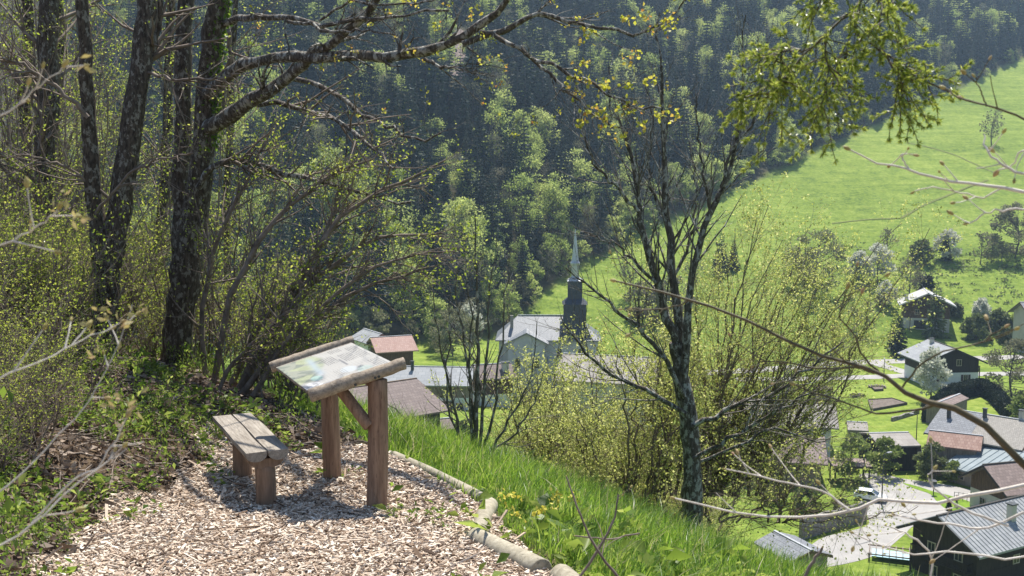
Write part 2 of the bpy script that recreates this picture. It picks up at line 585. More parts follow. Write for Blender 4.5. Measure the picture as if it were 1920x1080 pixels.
def ground_material():
    m, nt, b = nmat('ground_cover')
    geo = nt.nodes.new('ShaderNodeNewGeometry')
    pos = geo.outputs['Position']
    sp = nt.nodes.new('ShaderNodeSeparateXYZ'); nt.links.new(pos, sp.inputs[0])
    x, y = sp.outputs[0], sp.outputs[1]
    # meadow: fine tufts, broad patches, faint mowing streaks
    n1 = noise(nt, 0.9, 6, vec=pos, rough=0.7)
    n2 = noise(nt, 0.035, 4, vec=pos)
    n3 = noise(nt, 0.16, 4, vec=pos, stretch=(0.25, 2.2, 1))
    n4 = noise(nt, 0.22, 6, vec=pos, rough=0.65)
    mix = mathn(nt, 'ADD', mathn(nt, 'MULTIPLY', n1, 0.38), mathn(nt, 'ADD', mathn(nt, 'MULTIPLY', mathn(nt, 'ADD', mathn(nt, 'MULTIPLY', n2, 0.5), mathn(nt, 'MULTIPLY', n4, 0.5)), 0.42), mathn(nt, 'MULTIPLY', n3, 0.20)))
    meadow = ramp(nt, mix, [(0.40, (0.075, 0.125, 0.02)), (0.5, (0.165, 0.23, 0.034)), (0.60, (0.27, 0.325, 0.068))])
    # dandelions as warm flecks
    fl = noise(nt, 0.25, 3, vec=pos)
    meadow = mixc(nt, ramp(nt, fl, [(0.6, (0, 0, 0)), (0.75, (0.35, 0.35, 0.35))]), meadow, (0.24, 0.25, 0.05))
    # forest floor
    f1 = noise(nt, 0.35, 5, vec=pos)
    floor = ramp(nt, f1, [(0.3, (0.028, 0.03, 0.014)), (0.7, (0.09, 0.075, 0.04))])
    # near hill: leaf mould on the bank, earth and grass on the slope
    l1 = noise(nt, 14.0, 6, vec=pos)
    litter = ramp(nt, l1, [(0.3, (0.05, 0.033, 0.02)), (0.55, (0.12, 0.085, 0.055)), (0.75, (0.2, 0.16, 0.11))])
    g1 = noise(nt, 7.0, 5, vec=pos)
    turf = ramp(nt, g1, [(0.3, (0.04, 0.075, 0.012)), (0.7, (0.1, 0.16, 0.025))])
    a = attr(nt)                      # 0 litter .. 1 turf on the near hill
    near = mixc(nt, a, litter, turf)
    # edge of the wood (world line y = 301 + 1.04 x on the right)
    wn_ = noise(nt, 0.08, 3, vec=pos)
    yb = mathn(nt, 'ADD', mathn(nt, 'MULTIPLY', mathn(nt, 'MAXIMUM', x, 0.0), 1.04), 301.0)
    yb = mathn(nt, 'SUBTRACT', yb, mathn(nt, 'MULTIPLY', mathn(nt, 'POWER', 2.71828, mathn(nt, 'DIVIDE', mathn(nt, 'MAXIMUM', x, 0.0), -12.0)), 32.0))
    yb = mathn(nt, 'ADD', yb, mathn(nt, 'MULTIPLY', mathn(nt, 'MAXIMUM', mathn(nt, 'MINIMUM', x, 0.0), -34.0), 0.9))
    k = mathn(nt, 'SUBTRACT', mathn(nt, 'ADD', y, mathn(nt, 'MULTIPLY', wn_, 10.0)), yb)
    fk = ramp(nt, mathn(nt, 'MULTIPLY', k, 0.1), [(0.2, (0, 0, 0)), (0.8, (1, 1, 1))])
    far = mixc(nt, fk, meadow, floor)
    nk = ramp(nt, mathn(nt, 'MULTIPLY', mathn(nt, 'SUBTRACT', y, 22.0), 0.02), [(0.0, (0, 0, 0)), (1.0, (1, 1, 1))])
    nt.links.new(mixc(nt, nk, near, far), b.inputs['Base Color'])
    b.inputs['Roughness'].default_value = 0.95
    b.inputs['Specular IOR Level'].default_value = 0.1
    bump(nt, b, mathn(nt, 'ADD', n1, l1), 0.6, 0.12)
    return m


xs = axis(-900, 900, -6.0, 6.0, 0.13, 1.065, 12)
ys = axis(-200, 1150, 1.0, 15.0, 0.13, 1.04, 9)
terrain = grid_sheet('ground', xs, ys, ground, ground_material(),
                     tint=lambda X, Y: smooth(-0.15, 0.5, edge_s(X, Y)))
tag(terrain, 'valley floor, green meadow slope and wooded mountainside below the path', kind='structure')

# ---- wood chip path (a sheet just above the ground, with its own edge)
PATH_OUT = [(-0.97, 8.8), (-0.17, 7.5), (-0.2, 6.6), (0.15, 5.83), (0.9, 3.6), (1.6, 1.5), (2.6, -2), (5, -10)]
m_chip_ground = noisy('chip_bed', (0.16, 0.11, 0.075), (0.50, 0.40, 0.31), 22, 0.95, 0.9, 40, dist=0.03, spec=0.1)


def on_path(x, y):
    """inside the wood chip area (bool array)"""
    s = edge_s(x, y)
    xl = path_left(y) - 0.05 + 0.10 * np.sin(y * 3.1) + 0.07 * np.sin(y * 7.3 + 1)
    back = 9.05 + 0.12 * np.sin(x * 4.0) + 0.06 * np.sin(x * 11.0) - 0.25 * smooth(-1.2, -0.6, x) + 0.35 * smooth(-2.0, -2.5, x)
    return (s < -0.03) & (x > xl) & (y < back)


def path_sheet():
    px = np.arange(-4.2, 3.2, 0.09); py = np.arange(-2.0, 10.2, 0.09)
    X, Y = np.meshgrid(px, py)
    nx = len(px)
    Z = ground(X, Y) + 0.03 + 0.012 * wob(X, Y, 9.0) + 0.01 * wob(X, Y, 23.0, 2)
    cx = 0.25 * (X[:-1, :-1] + X[1:, 1:] + X[:-1, 1:] + X[1:, :-1]); cy = 0.25 * (Y[:-1, :-1] + Y[1:, 1:] + Y[:-1, 1:] + Y[1:, :-1])
    ok = on_path(cx, cy)
    i = (np.arange(len(py) - 1)[:, None] * nx + np.arange(nx - 1)[None, :])[ok]
    q = np.stack([i, i + 1, i + nx + 1, i + nx], -1)
    mb = MB(); mb.add(np.stack([X, Y, Z], -1).reshape(-1, 3), quads=q)
    o = mb.build('wood_chip_path', m_chip_ground, kind='structure')
    return tag(o, 'pale wood chip path curving past the bench and lectern', kind='structure')


path_sheet()

# ---- roads and drives on the flat valley floor (sheets 2 cm above the ground)
m_road = noisy('pale_asphalt', (0.28, 0.268, 0.255), (0.37, 0.355, 0.335), 0.5, 0.9, 0.2, 6, spec=0.2)
m_drive = noisy('gravel_drive', (0.42, 0.36, 0.31), (0.55, 0.48, 0.42), 1.0, 0.95, 0.3, 8, spec=0.1)


def flat_poly(name, pts, z, mat, label):
    """sheet from a world outline, triangulated by a fan of ears (bmesh)"""
    import bmesh
    bm = bmesh.new()
    vs = [bm.verts.new((float(a), float(b), float(z))) for a, b in pts]
    f = bm.faces.new(vs)
    bmesh.ops.triangulate(bm, faces=[f])
    bm.normal_update()
    for ff in bm.faces:
        if ff.normal.z < 0: ff.normal_flip()
    me = bpy.data.meshes.new(name); bm.to_mesh(me); bm.free()
    me.materials.append(mat)
    o = link(name, me)
    return tag(o, label, kind='structure')


def px_poly(pts, z=-47.0):
    return [at_z(a, b, z)[:2] for a, b in pts]


def smooth_poly(pts, n=5):
    p = np.array(pts); out = []
    N = len(p)
    for i in range(N):
        a, b, c, d = p[i - 1], p[i], p[(i + 1) % N], p[(i + 2) % N]
        for k in range(n):
            t = k / n
            out.append(0.5 * (2 * b + (c - a) * t + (2 * a - 5 * b + 4 * c - d) * t * t + (3 * b - a - 3 * c + d) * t ** 3))
    return out


def band(name, centre, width, z, mat, label):
    c = np.array(centre, float)
    t = np.gradient(c, axis=0); t /= np.linalg.norm(t, axis=1, keepdims=True)
    n = np.stack([-t[:, 1], t[:, 0]], 1) * width / 2
    L = c + n; R = c - n
    zz = (lambda p: np.full(len(p), z)) if not callable(z) else (lambda p: z(p[:, 0], p[:, 1]))
    v = np.concatenate([np.c_[L, zz(L)], np.c_[R, zz(R)]])
    k = len(c)
    q = [[i, i + 1, k + i + 1, k + i][::-1] for i in range(k - 1)]
    mb = MB(); mb.add(v, quads=q)
    return tag(mb.build(name, mat, kind='structure'), label)


flat_poly('village_road', smooth_poly(px_poly([(1612, 890), (1650, 888), (1689, 897), (1740, 904), (1790, 912), (1880, 932), (1960, 945), (1960, 985), (1880, 978),
          (1770, 972), (1715, 986), (1694, 1004), (1645, 1040), (1560, 1062), (1500, 1060), (1535, 1012), (1622, 988), (1626, 968), (1612, 945), (1640, 925), (1622, 905)])), -46.97, m_road,
          'pale village road widening into a bend beside the white hatchback')
m_verge = noisy('verge_grass', (0.09, 0.16, 0.02), (0.19, 0.29, 0.035), 0.8, 0.95, 0.5, 5, spec=0.1)
flat_poly('grass_island', smooth_poly(px_poly([(1692, 906), (1722, 913), (1750, 922), (1785, 931), (1822, 944), (1806, 961), (1778, 957), (1757, 941), (1744, 927), (1716, 917)])), -46.94, m_verge,
          'long green verge between the village road and its upper lane')
u0 = [at_z(px, py, -47)[:2] for px, py in ((1300, 700), (1420, 694), (1500, 688), (1560, 682), (1620, 679), (1700, 677), (1780, 674), (1860, 671), (1940, 669), (2040, 668))]
band('upper_road', u0, 5.2, -46.96, m_road, 'pale main road crossing the valley behind the dark timbered chalet')
u1 = [at_z(px, py, -47)[:2] for px, py in ((1380, 712), (1480, 711), (1560, 709), (1640, 707), (1720, 704), (1800, 702), (1880, 701), (1960, 700))]
band('lower_lane', u1, 4.2, -46.95, m_road, 'pale lane running just below the main road')
u2 = [at_z(px, py, -47)[:2] for px, py in ((1640, 681), (1670, 690), (1700, 699), (1720, 704))]
band('link_lane', u2, 3.6, -46.94, m_road, 'short lane linking the main road and the lane below')

# faint tracks worn across the meadow
m_track = noisy('worn_turf', (0.10, 0.13, 0.03), (0.20, 0.21, 0.07), 1.2, 0.95, 0.4, 5, spec=0.1)
for pix, w_, lab in (([(1640, 548), (1690, 410), (1730, 385), (1790, 360), (1850, 338)][1:], 0.9, 'faint worn track rising to the right across the meadow'),
                     ([(1700, 268), (1745, 278), (1790, 292), (1830, 310), (1875, 330)], 0.8, 'faint terrace line across the upper meadow'),
                     ([(1560, 420), (1620, 414), (1690, 410)], 0.7, 'faint worn track in the middle of the meadow')):
    g_ = np.array([ground_at(*p, 60)[:2] for p in pix])
    g_, _ = spline(np.c_[g_, np.zeros(len(g_))], np.ones(len(g_)), 40, 0.0)
    g_ = g_[:, :2] + 0.25 * np.cumsum(rng.normal(size=(40, 2)) * .3, 0)
    band('meadow_track', g_, w_, lambda X, Y: ground(X, Y) + 0.16, m_track, lab)
# ------------------------------------------------------------------ building materials
M_white = noisy('white_render', (0.62, 0.63, 0.65), (0.75, 0.76, 0.78), 0.6, 0.9, 0.1)
M_cream = noisy('cream_render', (0.42, 0.40, 0.36), (0.56, 0.53, 0.48), 0.5, 0.9, 0.1)
M_grey = noisy('grey_render', (0.36, 0.37, 0.42), (0.46, 0.47, 0.52), 0.5, 0.9, 0.15)
M_stone = noisy('rough_stone', (0.12, 0.11, 0.10), (0.32, 0.30, 0.27), 2.5, 0.9, 0.8, 5, dist=0.1)
M_dark = boards_mat('dark_boards', (0.022, 0.017, 0.015), (0.05, 0.04, 0.034))
M_brown = boards_mat('brown_boards', (0.07, 0.042, 0.026), (0.16, 0.10, 0.065))
M_oldwood = boards_mat('weathered_boards', (0.16, 0.13, 0.11), (0.30, 0.26, 0.22))
M_trim = noisy('trim_timber', (0.09, 0.06, 0.04), (0.16, 0.11, 0.07), 3, 0.8, 0.2)
M_trimdark = noisy('dark_trim', (0.02, 0.017, 0.015), (0.045, 0.038, 0.034), 3, 0.7, 0.2)
M_glass, _nt, _b = nmat('window_glass'); _b.inputs['Base Color'].default_value = (0.02, 0.025, 0.03, 1); _b.inputs['Roughness'].default_value = 0.08
M_wframe = noisy('window_timber', (0.35, 0.30, 0.25), (0.5, 0.44, 0.38), 2, 0.6, 0)
M_shut = noisy('shutter_timber', (0.05, 0.035, 0.03), (0.09, 0.06, 0.05), 3, 0.7, 0.2)
R_slate = tiles_mat('grey_slates', (0.19, 0.20, 0.22), (0.26, 0.27, 0.29), (0.07, 0.07, 0.08), 0.6, 0.45, spec=0.2, rough=0.7)
R_church = tiles_mat('church_slates', (0.15, 0.165, 0.19), (0.21, 0.225, 0.25), (0.08, 0.09, 0.10), 0.5, 0.4, rough=0.42, spec=0.6)
R_tower = tiles_mat('tower_slates', (0.045, 0.055, 0.075), (0.07, 0.08, 0.105), (0.025, 0.03, 0.04), 0.5, 0.4, rough=0.6, spec=0.3)
R_brown = tiles_mat('brown_tiles', (0.15, 0.115, 0.105), (0.21, 0.165, 0.15), (0.07, 0.05, 0.05), 0.45, 0.5)
R_mauve = tiles_mat('mauve_tiles', (0.20, 0.15, 0.135), (0.29, 0.22, 0.2), (0.09, 0.07, 0.06), 0.5, 0.6)
R_red = tiles_mat('red_tiles', (0.24, 0.14, 0.11), (0.33, 0.22, 0.18), (0.16, 0.08, 0.06), 0.45, 0.6)
R_pink = tiles_mat('pink_tiles', (0.34, 0.21, 0.175), (0.42, 0.285, 0.24), (0.22, 0.12, 0.1), 0.45, 0.6)
R_beige = tiles_mat('beige_sheets', (0.27, 0.245, 0.22), (0.35, 0.32, 0.29), (0.2, 0.18, 0.16), 0.9, 0.7, bmp=0.25)
R_shingle = tiles_mat('bleached_shingles', (0.28, 0.26, 0.235), (0.38, 0.355, 0.32), (0.15, 0.135, 0.12), 0.3, 0.3)
R_light = tiles_mat('pale_metal_sheets', (0.29, 0.30, 0.315), (0.36, 0.37, 0.38), (0.17, 0.18, 0.19), 1.2, 0.8, bmp=0.2, rough=0.75, spec=0.15)
R_white = noisy('whitish_sheets', (0.40, 0.395, 0.385), (0.50, 0.49, 0.48), 0.8, 0.6, 0.15)
R_blue = noisy('blue_grey_metal', (0.15, 0.19, 0.21), (0.22, 0.265, 0.285), 0.7, 0.6, 0.1, spec=0.3)
R_spire = noisy('spire_tin', (0.36, 0.38, 0.41), (0.46, 0.48, 0.51), 1.5, 0.4, 0.1, metal=0.6)
M_metal = noisy('dark_metal', (0.04, 0.045, 0.05), (0.07, 0.075, 0.08), 3, 0.5, 0.1)
M_zinc = noisy('zinc', (0.30, 0.31, 0.33), (0.40, 0.41, 0.43), 3, 0.5, 0.1)


def house(name, label, cat, ridge, zr, half, ze, z0, wall, roof, over=0.9, gover=0.8, thick=0.22, ground_floor=None, gf_h=2.6,
          windows=(), chimneys=(), doors=(), balcony=None, group=None, ribs=0, fascia=None, upper=None):
    """gabled building. ridge: two world xy points (roof ends), zr ridge height, half: roof half width in plan, ze eave height,
    z0 ground height. Local frame: x along the ridge (from the first point), y across. Parts are children of an Empty."""
    a, b = np.array(ridge[0][:2], float), np.array(ridge[1][:2], float)
    L = float(np.linalg.norm(b - a)); rot = math.atan2(*(b - a)[::-1])
    c = (a + b) / 2
    t = empty(name, (c[0], c[1], z0), rot, label, cat, group)
    hr, he = zr - z0, ze - z0
    wl = L / 2 - gover                      # half wall length
    ww = half - over                        # half wall width
    slope = (hr - he) / half
    top = hr - slope * ww - 0.02
    # walls
    def block(nm, z_lo, z_hi, mat, grow_=0.0, gable=False):
        mb = MB(); X, Y = wl + grow_, ww + grow_
        if gable:
            poly = [(-X, -Y, z_lo), (-X, Y, z_lo), (-X, Y, top - thick), (-X, 0, hr - thick - 0.03), (-X, -Y, top - thick)]
            mb.prism(poly, (2 * X, 0, 0))
        else:
            mb.box((0, 0, (z_lo + z_hi) / 2), (2 * X, 2 * Y, z_hi - z_lo))
        return mb.build(nm, mat, t, smooth=False)
    if ground_floor is not None:
        block('ground_floor_wall', -3.0, gf_h, ground_floor, 0.03)
        block('timber_wall' if wall in (M_dark, M_brown, M_oldwood) else 'wall', gf_h - 0.1, 0, wall, 0.0, True)
    else:
        block('wall', -3.0, 0, wall, 0.0, True)
    # roof: two thick slabs meeting at the ridge
    rp = None
    for sgn in (1, -1):
        mb = MB()
        poly = [(-L / 2, 0, hr), (-L / 2, sgn * half, he), (-L / 2, sgn * half, he - thick), (-L / 2, 0, hr - thick)]
        mb.prism(poly, (L, 0, 0))
        o = mb.build('roof', roof if not isinstance(roof, (list, tuple)) else roof[0 if sgn > 0 else 1], t, smooth=False)
        if rp is None: rp = o
        if ribs:
            rb = MB(); n = int(L / ribs)
            for k in range(n + 1):
                x = -L / 2 + 0.1 + k * (L - 0.2) / n
                nv = np.array([0, sgn * slope, 1.0]); nv /= np.linalg.norm(nv)
                p0 = np.array([x, 0.0, hr + 0.004]); p1 = np.array([x, sgn * half, he + 0.004])
                rb.prism([p0 - [0.06, 0, 0], p0 + [0.06, 0, 0], p0 + [0, 0, 0.09]], p1 - p0)
            rb.build('roof_ribs', roof, o, smooth=False, kind='stuff')
    mb = MB(); mb.box((0, 0, hr + 0.02), (L + 0.02, 0.32, 0.1)); mb.build('ridge_cap', fascia or M_zinc, t, smooth=False)
    # barge boards on both gables
    for sx in (-1, 1):
        for sgn in (-1, 1):
            mb = MB(); x = sx * (L / 2 + 0.03)
            mb.prism([(x - 0.03, 0, hr - 0.03), (x - 0.03, sgn * (half + 0.02), he - 0.03), (x - 0.03, sgn * (half + 0.02), he - 0.36), (x - 0.03, 0, hr - 0.36)], (0.06, 0, 0))
            mb.build('barge_board', fascia or M_trim, t, smooth=False)
    def face(side, u, z, dep):
        if side == '+x': return (wl + dep, u, z), 'x'
        if side == '-x': return (-wl - dep, u, z), 'x'
        if side == '+y': return (u, ww + dep, z), 'y'
        return (u, -ww - dep, z), 'y'
    g0 = 0.03 if ground_floor is not None else 0.0
    for w in windows:
        side, u, z, W, H = w[:5]; sh = w[5] if len(w) > 5 else None
        fr = MB()
        for (du, dz, bw, bh) in ((0, H / 2, W + 0.14, 0.1), (0, -H / 2, W + 0.14, 0.1), (W / 2, 0, 0.1, H - 0.1), (-W / 2, 0, 0.1, H - 0.1), (0, 0, 0.06, H - 0.1)):
            p, ax = face(side, u + du, z + dz, g0 + 0.035)
            fr.box(p, (0.1, bw, bh) if ax == 'x' else (bw, 0.1, bh))
        f = fr.build('window', M_wframe, t, smooth=False)
        pn = MB(); p, ax = face(side, u, z, g0 + 0.012)
        pn.box(p, (0.05, W - 0.08, H - 0.08) if ax == 'x' else (W - 0.08, 0.05, H - 0.08))
        pn.build('pane', M_glass, f, smooth=False)
        if sh is not None:
            for s_ in (-1, 1):
                sb = MB(); p, ax = face(side, u + s_ * (W * 0.75 + 0.12), z, g0 + 0.04)
                sb.box(p, (0.06, W * 0.5, H + 0.1) if ax == 'x' else (W * 0.5, 0.06, H + 0.1))
                sb.build('shutter', sh, f, smooth=False)
    for (side, u, W, H, mat) in doors:
        p, ax = face(side, u, H / 2, g0 + 0.03)
        db = MB(); db.box(p, (0.1, W, H) if ax == 'x' else (W, 0.1, H)); d = db.build('door', mat, t, smooth=False)
        p2, ax = face(side, u + W * 0.35, H * 0.5, g0 + 0.1)
        hb = MB(); hb.box(p2, (0.06, 0.08, 0.14)); hb.build('handle', M_metal, d, smooth=False)
    for (x, y, h, s_) in chimneys:
        zb = hr - slope * abs(y)
        mb = MB(); mb.box((x, y, zb + h / 2 - 0.4), (s_, s_, h + 0.8))
        ch = mb.build('chimney', M_cream if s_ > 0.55 else M_metal, rp, smooth=False)
        cb = MB(); cb.box((x, y, zb + h + 0.14), (s_ * 1.35, s_ * 1.35, 0.1))
        for i in (-1, 1):
            for j in (-1, 1):
                cb.box((x + i * s_ * .45, y + j * s_ * .45, zb + h + 0.05), (0.08, 0.08, 0.12))
        cb.build('chimney_cap', M_metal, t, smooth=False)
    if balcony:
        side, u, W, z, D, mat = balcony
        sg = -1 if side[0] == '-' else 1
        def pos(du, out, zz):
            return (sg * (wl + out), u + du, zz) if side[1] == 'x' else (u + du, sg * (ww + out), zz)
        def dim(du, out, dz):
            return (out, du, dz) if side[1] == 'x' else (du, out, dz)
        mb = MB(); mb.box(pos(0, D / 2, z - 0.08), dim(W, D, 0.14)); bal = mb.build('balcony', mat, t, smooth=False)
        rb = MB()
        for zz in (0.12, 0.98):
            rb.box(pos(0, D - 0.05, z + zz), dim(W, 0.08, 0.09))
        for s_ in (-1, 1):
            for zz in (0.12, 0.98):
                rb.box(pos(s_ * (W / 2 - 0.04), D / 2, z + zz), dim(0.08, D, 0.085))
        rb.build('handrail', mat, bal, smooth=False)
        sb = MB(); n = int(W / 0.22)
        for k in range(n):
            sb.box(pos(-W / 2 + 0.1 + k * (W - 0.2) / (n - 1), D - 0.05, z + 0.55), dim(0.13, 0.035, 0.82))
        sb.build('balusters', mat, bal, smooth=False, kind='stuff')
        for s_ in (-1, 1):
            pb = MB(); pb.box(pos(s_ * (W / 2 - 0.1), D - 0.1, z / 2 - 0.6), dim(0.16, 0.16, z + 1.0)); pb.build('post', mat, bal, smooth=False)
    return t


def rz(p1, p2, z):
    return [at_z(*p1, z), at_z(*p2, z)]


def cut(r, L):
    """ridge from its first point, length L"""
    a, b = np.array(r[0]), np.array(r[1]); d = (b - a)[:2] / np.linalg.norm((b - a)[:2])
    return [a[:2], a[:2] + d * L]


# ---- right side of the village
house('chalet', 'large dark chalet with ribbed silver roof and white chimney at the bottom right', 'chalet',
      cut(rz((1757, 967), (1905, 932), -39.2), 22), -39.2, 5.6, -42.2, -47.4, M_dark, R_light, over=1.3, gover=1.4, ribs=0.62, fascia=M_trimdark,
      ground_floor=M_dark, chimneys=((-1.5, -2.4, 1.7, 0.75),), windows=(('-x', -2, 3.9, 1.0, 1.0), ('-x', 1.6, 3.9, 1.0, 1.0), ('-x', -2, 1.2, 1.0, 1.2), ('-x', 1.2, 1.2, 1.0, 1.2), ('-y', -3, 3.2, 1.0, 1.0), ('-y', 2, 3.2, 1.0, 1.0)),
      balcony=('-x', 0, 7.6, 2.7, 1.0, M_dark))
house('tiled_house', 'house with grey-brown tiles, timber gable and white lower walls beside the railing', 'house',
      cut(rz((1843, 871), (1916, 864), -40.0), 13), -40.0, 4.6, -42.9, -47.2, M_brown, R_mauve, over=0.8, gover=1.5, fascia=M_trimdark,
      ground_floor=M_cream, gf_h=2.9, windows=(('-x', 1.4, 1.5, 1.0, 1.2), ('-x', -1.2, 1.5, 0.9, 1.2), ('-y', -2, 1.4, 1.0, 1.2)), doors=(('-y', 1.0, 1.0, 2.1, M_trim),), chimneys=((1.0, -2, 1.2, 0.6),))
house('metal_roof_barn', 'low barn under a wide blue-grey metal roof', 'barn',
      cut(rz((1836, 826), (1900, 842), -42.2), 11.5), -42.2, 8.6, -44.6, -47.2, M_oldwood, R_blue, over=0.6, gover=0.5, windows=(('-y', -3, 1.4, 1.2, 0.9),), ribs=1.0)
house('red_tile_barn', 'small weathered barn with a faded red tile roof', 'barn',
      cut(rz((1743, 806), (1816, 814), -41.0), 7.5), -41.0, 3.4, -42.5, -47.2, M_oldwood, R_red, over=0.5, gover=0.6, windows=(('+x', 0, 4.0, 0.7, 0.7),))
house('shingle_house', 'long house, its roof half grey slate and half bleached shingle, above the red tile barn', 'house',
      cut(rz((1766, 763), (1890, 783), -39.0), 14.5), -39.0, 6.4, -42.0, -47.2, M_oldwood, [R_shingle, R_shingle], over=0.7, gover=0.7, chimneys=((-5.2, -2.2, 1.3, 0.5), (-0.3, -0.7, 1.2, 0.5), (4.6, 0.6, 1.5, 0.6)), windows=(('+x', 0.5, 5.2, 0.6, 0.6), ('+x', -2, 3.2, 0.6, 0.6)))
# the slate half of that roof lies on the near slope as its own covering
_sh = [o for o in COL.objects if o.name.startswith('shingle_house')][0]
mb = MB(); L2 = 14.5 / 2
mb.prism([(-L2 - 0.01, -0.05, 8.2 + 0.03), (-L2 - 0.01, -6.42, 8.2 - 3.0 + 0.03), (-L2 - 0.01, -6.42, 8.2 - 3.0 - 0.1), (-L2 - 0.01, -0.05, 8.2 - 0.1)], (6.6, 0, 0))
mb.build('slate_covering', R_slate, _sh, smooth=False)
house('lean_hut', 'narrow hut with a rusty sheet roof between the hedge and the long house', 'hut',
      rz((1752, 757), (1800, 738), -43.2), -43.2, 1.7, -43.8, -47, M_oldwood, R_mauve, over=0.2, gover=0.3)
house('pink_roof_house', 'house end with a pinkish tile roof at the right picture edge', 'house',
      cut(rz((1893, 812), (1960, 800), -41.0), 12), -41.0, 5, -43.4, -47, M_cream, R_pink, over=0.6, gover=0.6)
house('timber_chalet', 'chalet with dark timber upper storey over a white ground floor, behind the hedge', 'chalet',
      cut(rz((1793, 654), (1768, 645), -38.9), 12.5), -38.9, 6.9, -41.9, -47.1, M_dark, [R_light, R_white], over=1.2, gover=1.3, fascia=M_trimdark, ground_floor=M_white, gf_h=2.9,
      windows=(('-x', -3.0, 1.75, 0.9, 1.3, M_shut), ('-x', 2.2, 1.75, 0.9, 1.3, M_shut), ('-x', -1.4, 5.0, 1.0, 1.3), ('-x', 2.4, 4.7, 0.9, 1.2)), chimneys=((3.0, 0.8, 0.9, 0.7),),
      balcony=('-y', 0.5, 8, 2.9, 1.2, M_dark))
house('hillside_chalet', 'brown chalet with pale roof edges at the foot of the meadow, behind a tall spruce', 'chalet',
      cut([at(1741, 551, 275), at(1735, 546, 282)], 11), -34.3, 7.0, -37.6, -44.0, M_brown, R_white, over=1.4, gover=1.5, fascia=R_white, ground_floor=M_cream, gf_h=2.8,
      windows=(('-x', 2.4, 4.4, 1.1, 1.3), ('-x', -0.6, 4.4, 1.1, 1.3), ('-x', 2.0, 6.9, 1.0, 1.0), ('-x', -1.4, 6.9, 1.0, 1.0)), doors=(('-x', 1.6, 3.0, 2.2, M_trimdark),), chimneys=((-2, 5.0, 1.2, 0.8),), balcony=('-x', 0, 8.5, 5.6, 1.0, M_brown))
house('grey_roof_chalet', 'chalet end with a plain grey roof behind dark yews at the right picture edge', 'chalet',
      cut(rz((1912, 566), (1985, 566), -34.5), 15), -34.5, 6.0, -37.7, -45.0, M_cream, R_slate, over=1.1, gover=1.0, windows=(('-y', -5, 3.5, 1.1, 1.2), ('-y', -5, 1.2, 1.1, 1.2)))
house('garden_shed', 'dark shed with a reddish flat-pitched roof in the garden', 'shed',
      rz((1527, 722), (1556, 722), -44.2), -44.2, 2.0, -44.7, -47.1, M_dark, R_mauve, over=0.3, gover=0.3, doors=(('-y', 0, 1.2, 1.8, M_oldwood),))
house('white_gable_house', 'house with a bleached roof and a white gable behind the tall twiggy bush', 'house',
      cut(rz((1567, 757), (1395, 750), -39.3), 19), -39.3, 5.6, -42.0, -47.1, M_white, R_beige, over=0.9, gover=1.1, fascia=M_trim, windows=(('-x', -1.6, 2.0, 0.9, 1.1), ('-x', 1.2, 4.6, 0.9, 1.1)), chimneys=((-1, 1.6, 1.2, 0.6),))
house('brown_tile_barn', 'big barn with a bleached brown tile roof beside the carport', 'barn',
      cut(rz((1546, 816), (1330, 806), -40.5), 19), -40.5, 6.2, -43.2, -47.2, M_oldwood, R_mauve, over=0.8, gover=0.9, fascia=M_trimdark)
house('grey_shed', 'little grey roofed shed left of the garden lawn', 'shed',
      rz((1588, 790), (1626, 792), -43.6), -43.6, 2.6, -44.4, -47, M_oldwood, R_beige, over=0.3, gover=0.3)
house('flat_roof_barn', 'dark barn with a pale sheet roof beside the parked white van', 'barn',
      rz((1628, 812), (1703, 810), -42.0), -42.0, 4.2, -43.0, -47, M_dark, R_beige, over=0.3, gover=0.35)
house('roadside_roof', 'low building with a long grey slate roof just below the grass slope', 'shed',
      cut(rz((1452, 995), (1538, 1040), -44.2), 7), -44.2, 3.0, -45.2, -47.2, M_stone, R_slate, over=0.4, gover=0.4)
# ---- left side of the village
house('brown_roof_barn', 'dark barn with a big grey-brown tile roof nearest the lectern post', 'barn',
      cut(rz((781, 709), (690, 722), -31.2), 14), -31.2, 8.8, -34.2, -39.0, M_dark, R_brown, over=1.3, gover=0.9, fascia=M_trim)
house('lean_to_shed', 'low white-walled shed under a small brown tile roof below the big barn', 'shed',
      cut(rz((846, 783), (766, 790), -36.4), 9), -36.4, 2.5, -37.4, -39.6, M_cream, R_brown, over=0.5, gover=0.5)
house('long_grey_house', 'long house with pale grey roof, timber upper floor and white base behind the brown barn', 'house',
      rz((724, 686), (890, 688), -36.0), -36.0, 5.2, -38.3, -43.6, M_oldwood, R_light, over=0.9, gover=0.7, ground_floor=M_white, gf_h=3.0,
      doors=(('-y', 3.0, 2.6, 2.4, M_metal), ('-y', -0.5, 2.2, 2.4, M_metal)), windows=(('-y', 5.6, 1.5, 1.2, 1.2), ('-y', 4.2, 4.1, 1.1, 0.9)), chimneys=((-3, -1, 1.4, 0.5), (2.6, 0.6, 1.2, 0.45)))
house('dark_roof_house', 'house with a dark brown roof and a squat chimney hood beside the church', 'house',
      rz((886, 684), (958, 680), -36.8), -36.8, 4.0, -38.8, -44, M_brown, R_brown, over=0.8, gover=0.6, ground_floor=M_white, gf_h=2.2, chimneys=((2.0, -1.8, 1.3, 1.1),))
house('white_house', 'small white house with pale roof between the lectern and the pink roof', 'house',
      cut(rz((716, 626), (690, 618), -36.8), 9), -36.8, 3.6, -38.6, -43.6, M_white, R_light, over=0.6, gover=0.7, windows=(('-x', 0.9, 3.2, 0.8, 1.1), ('-x', -0.9, 3.2, 0.8, 1.1)))
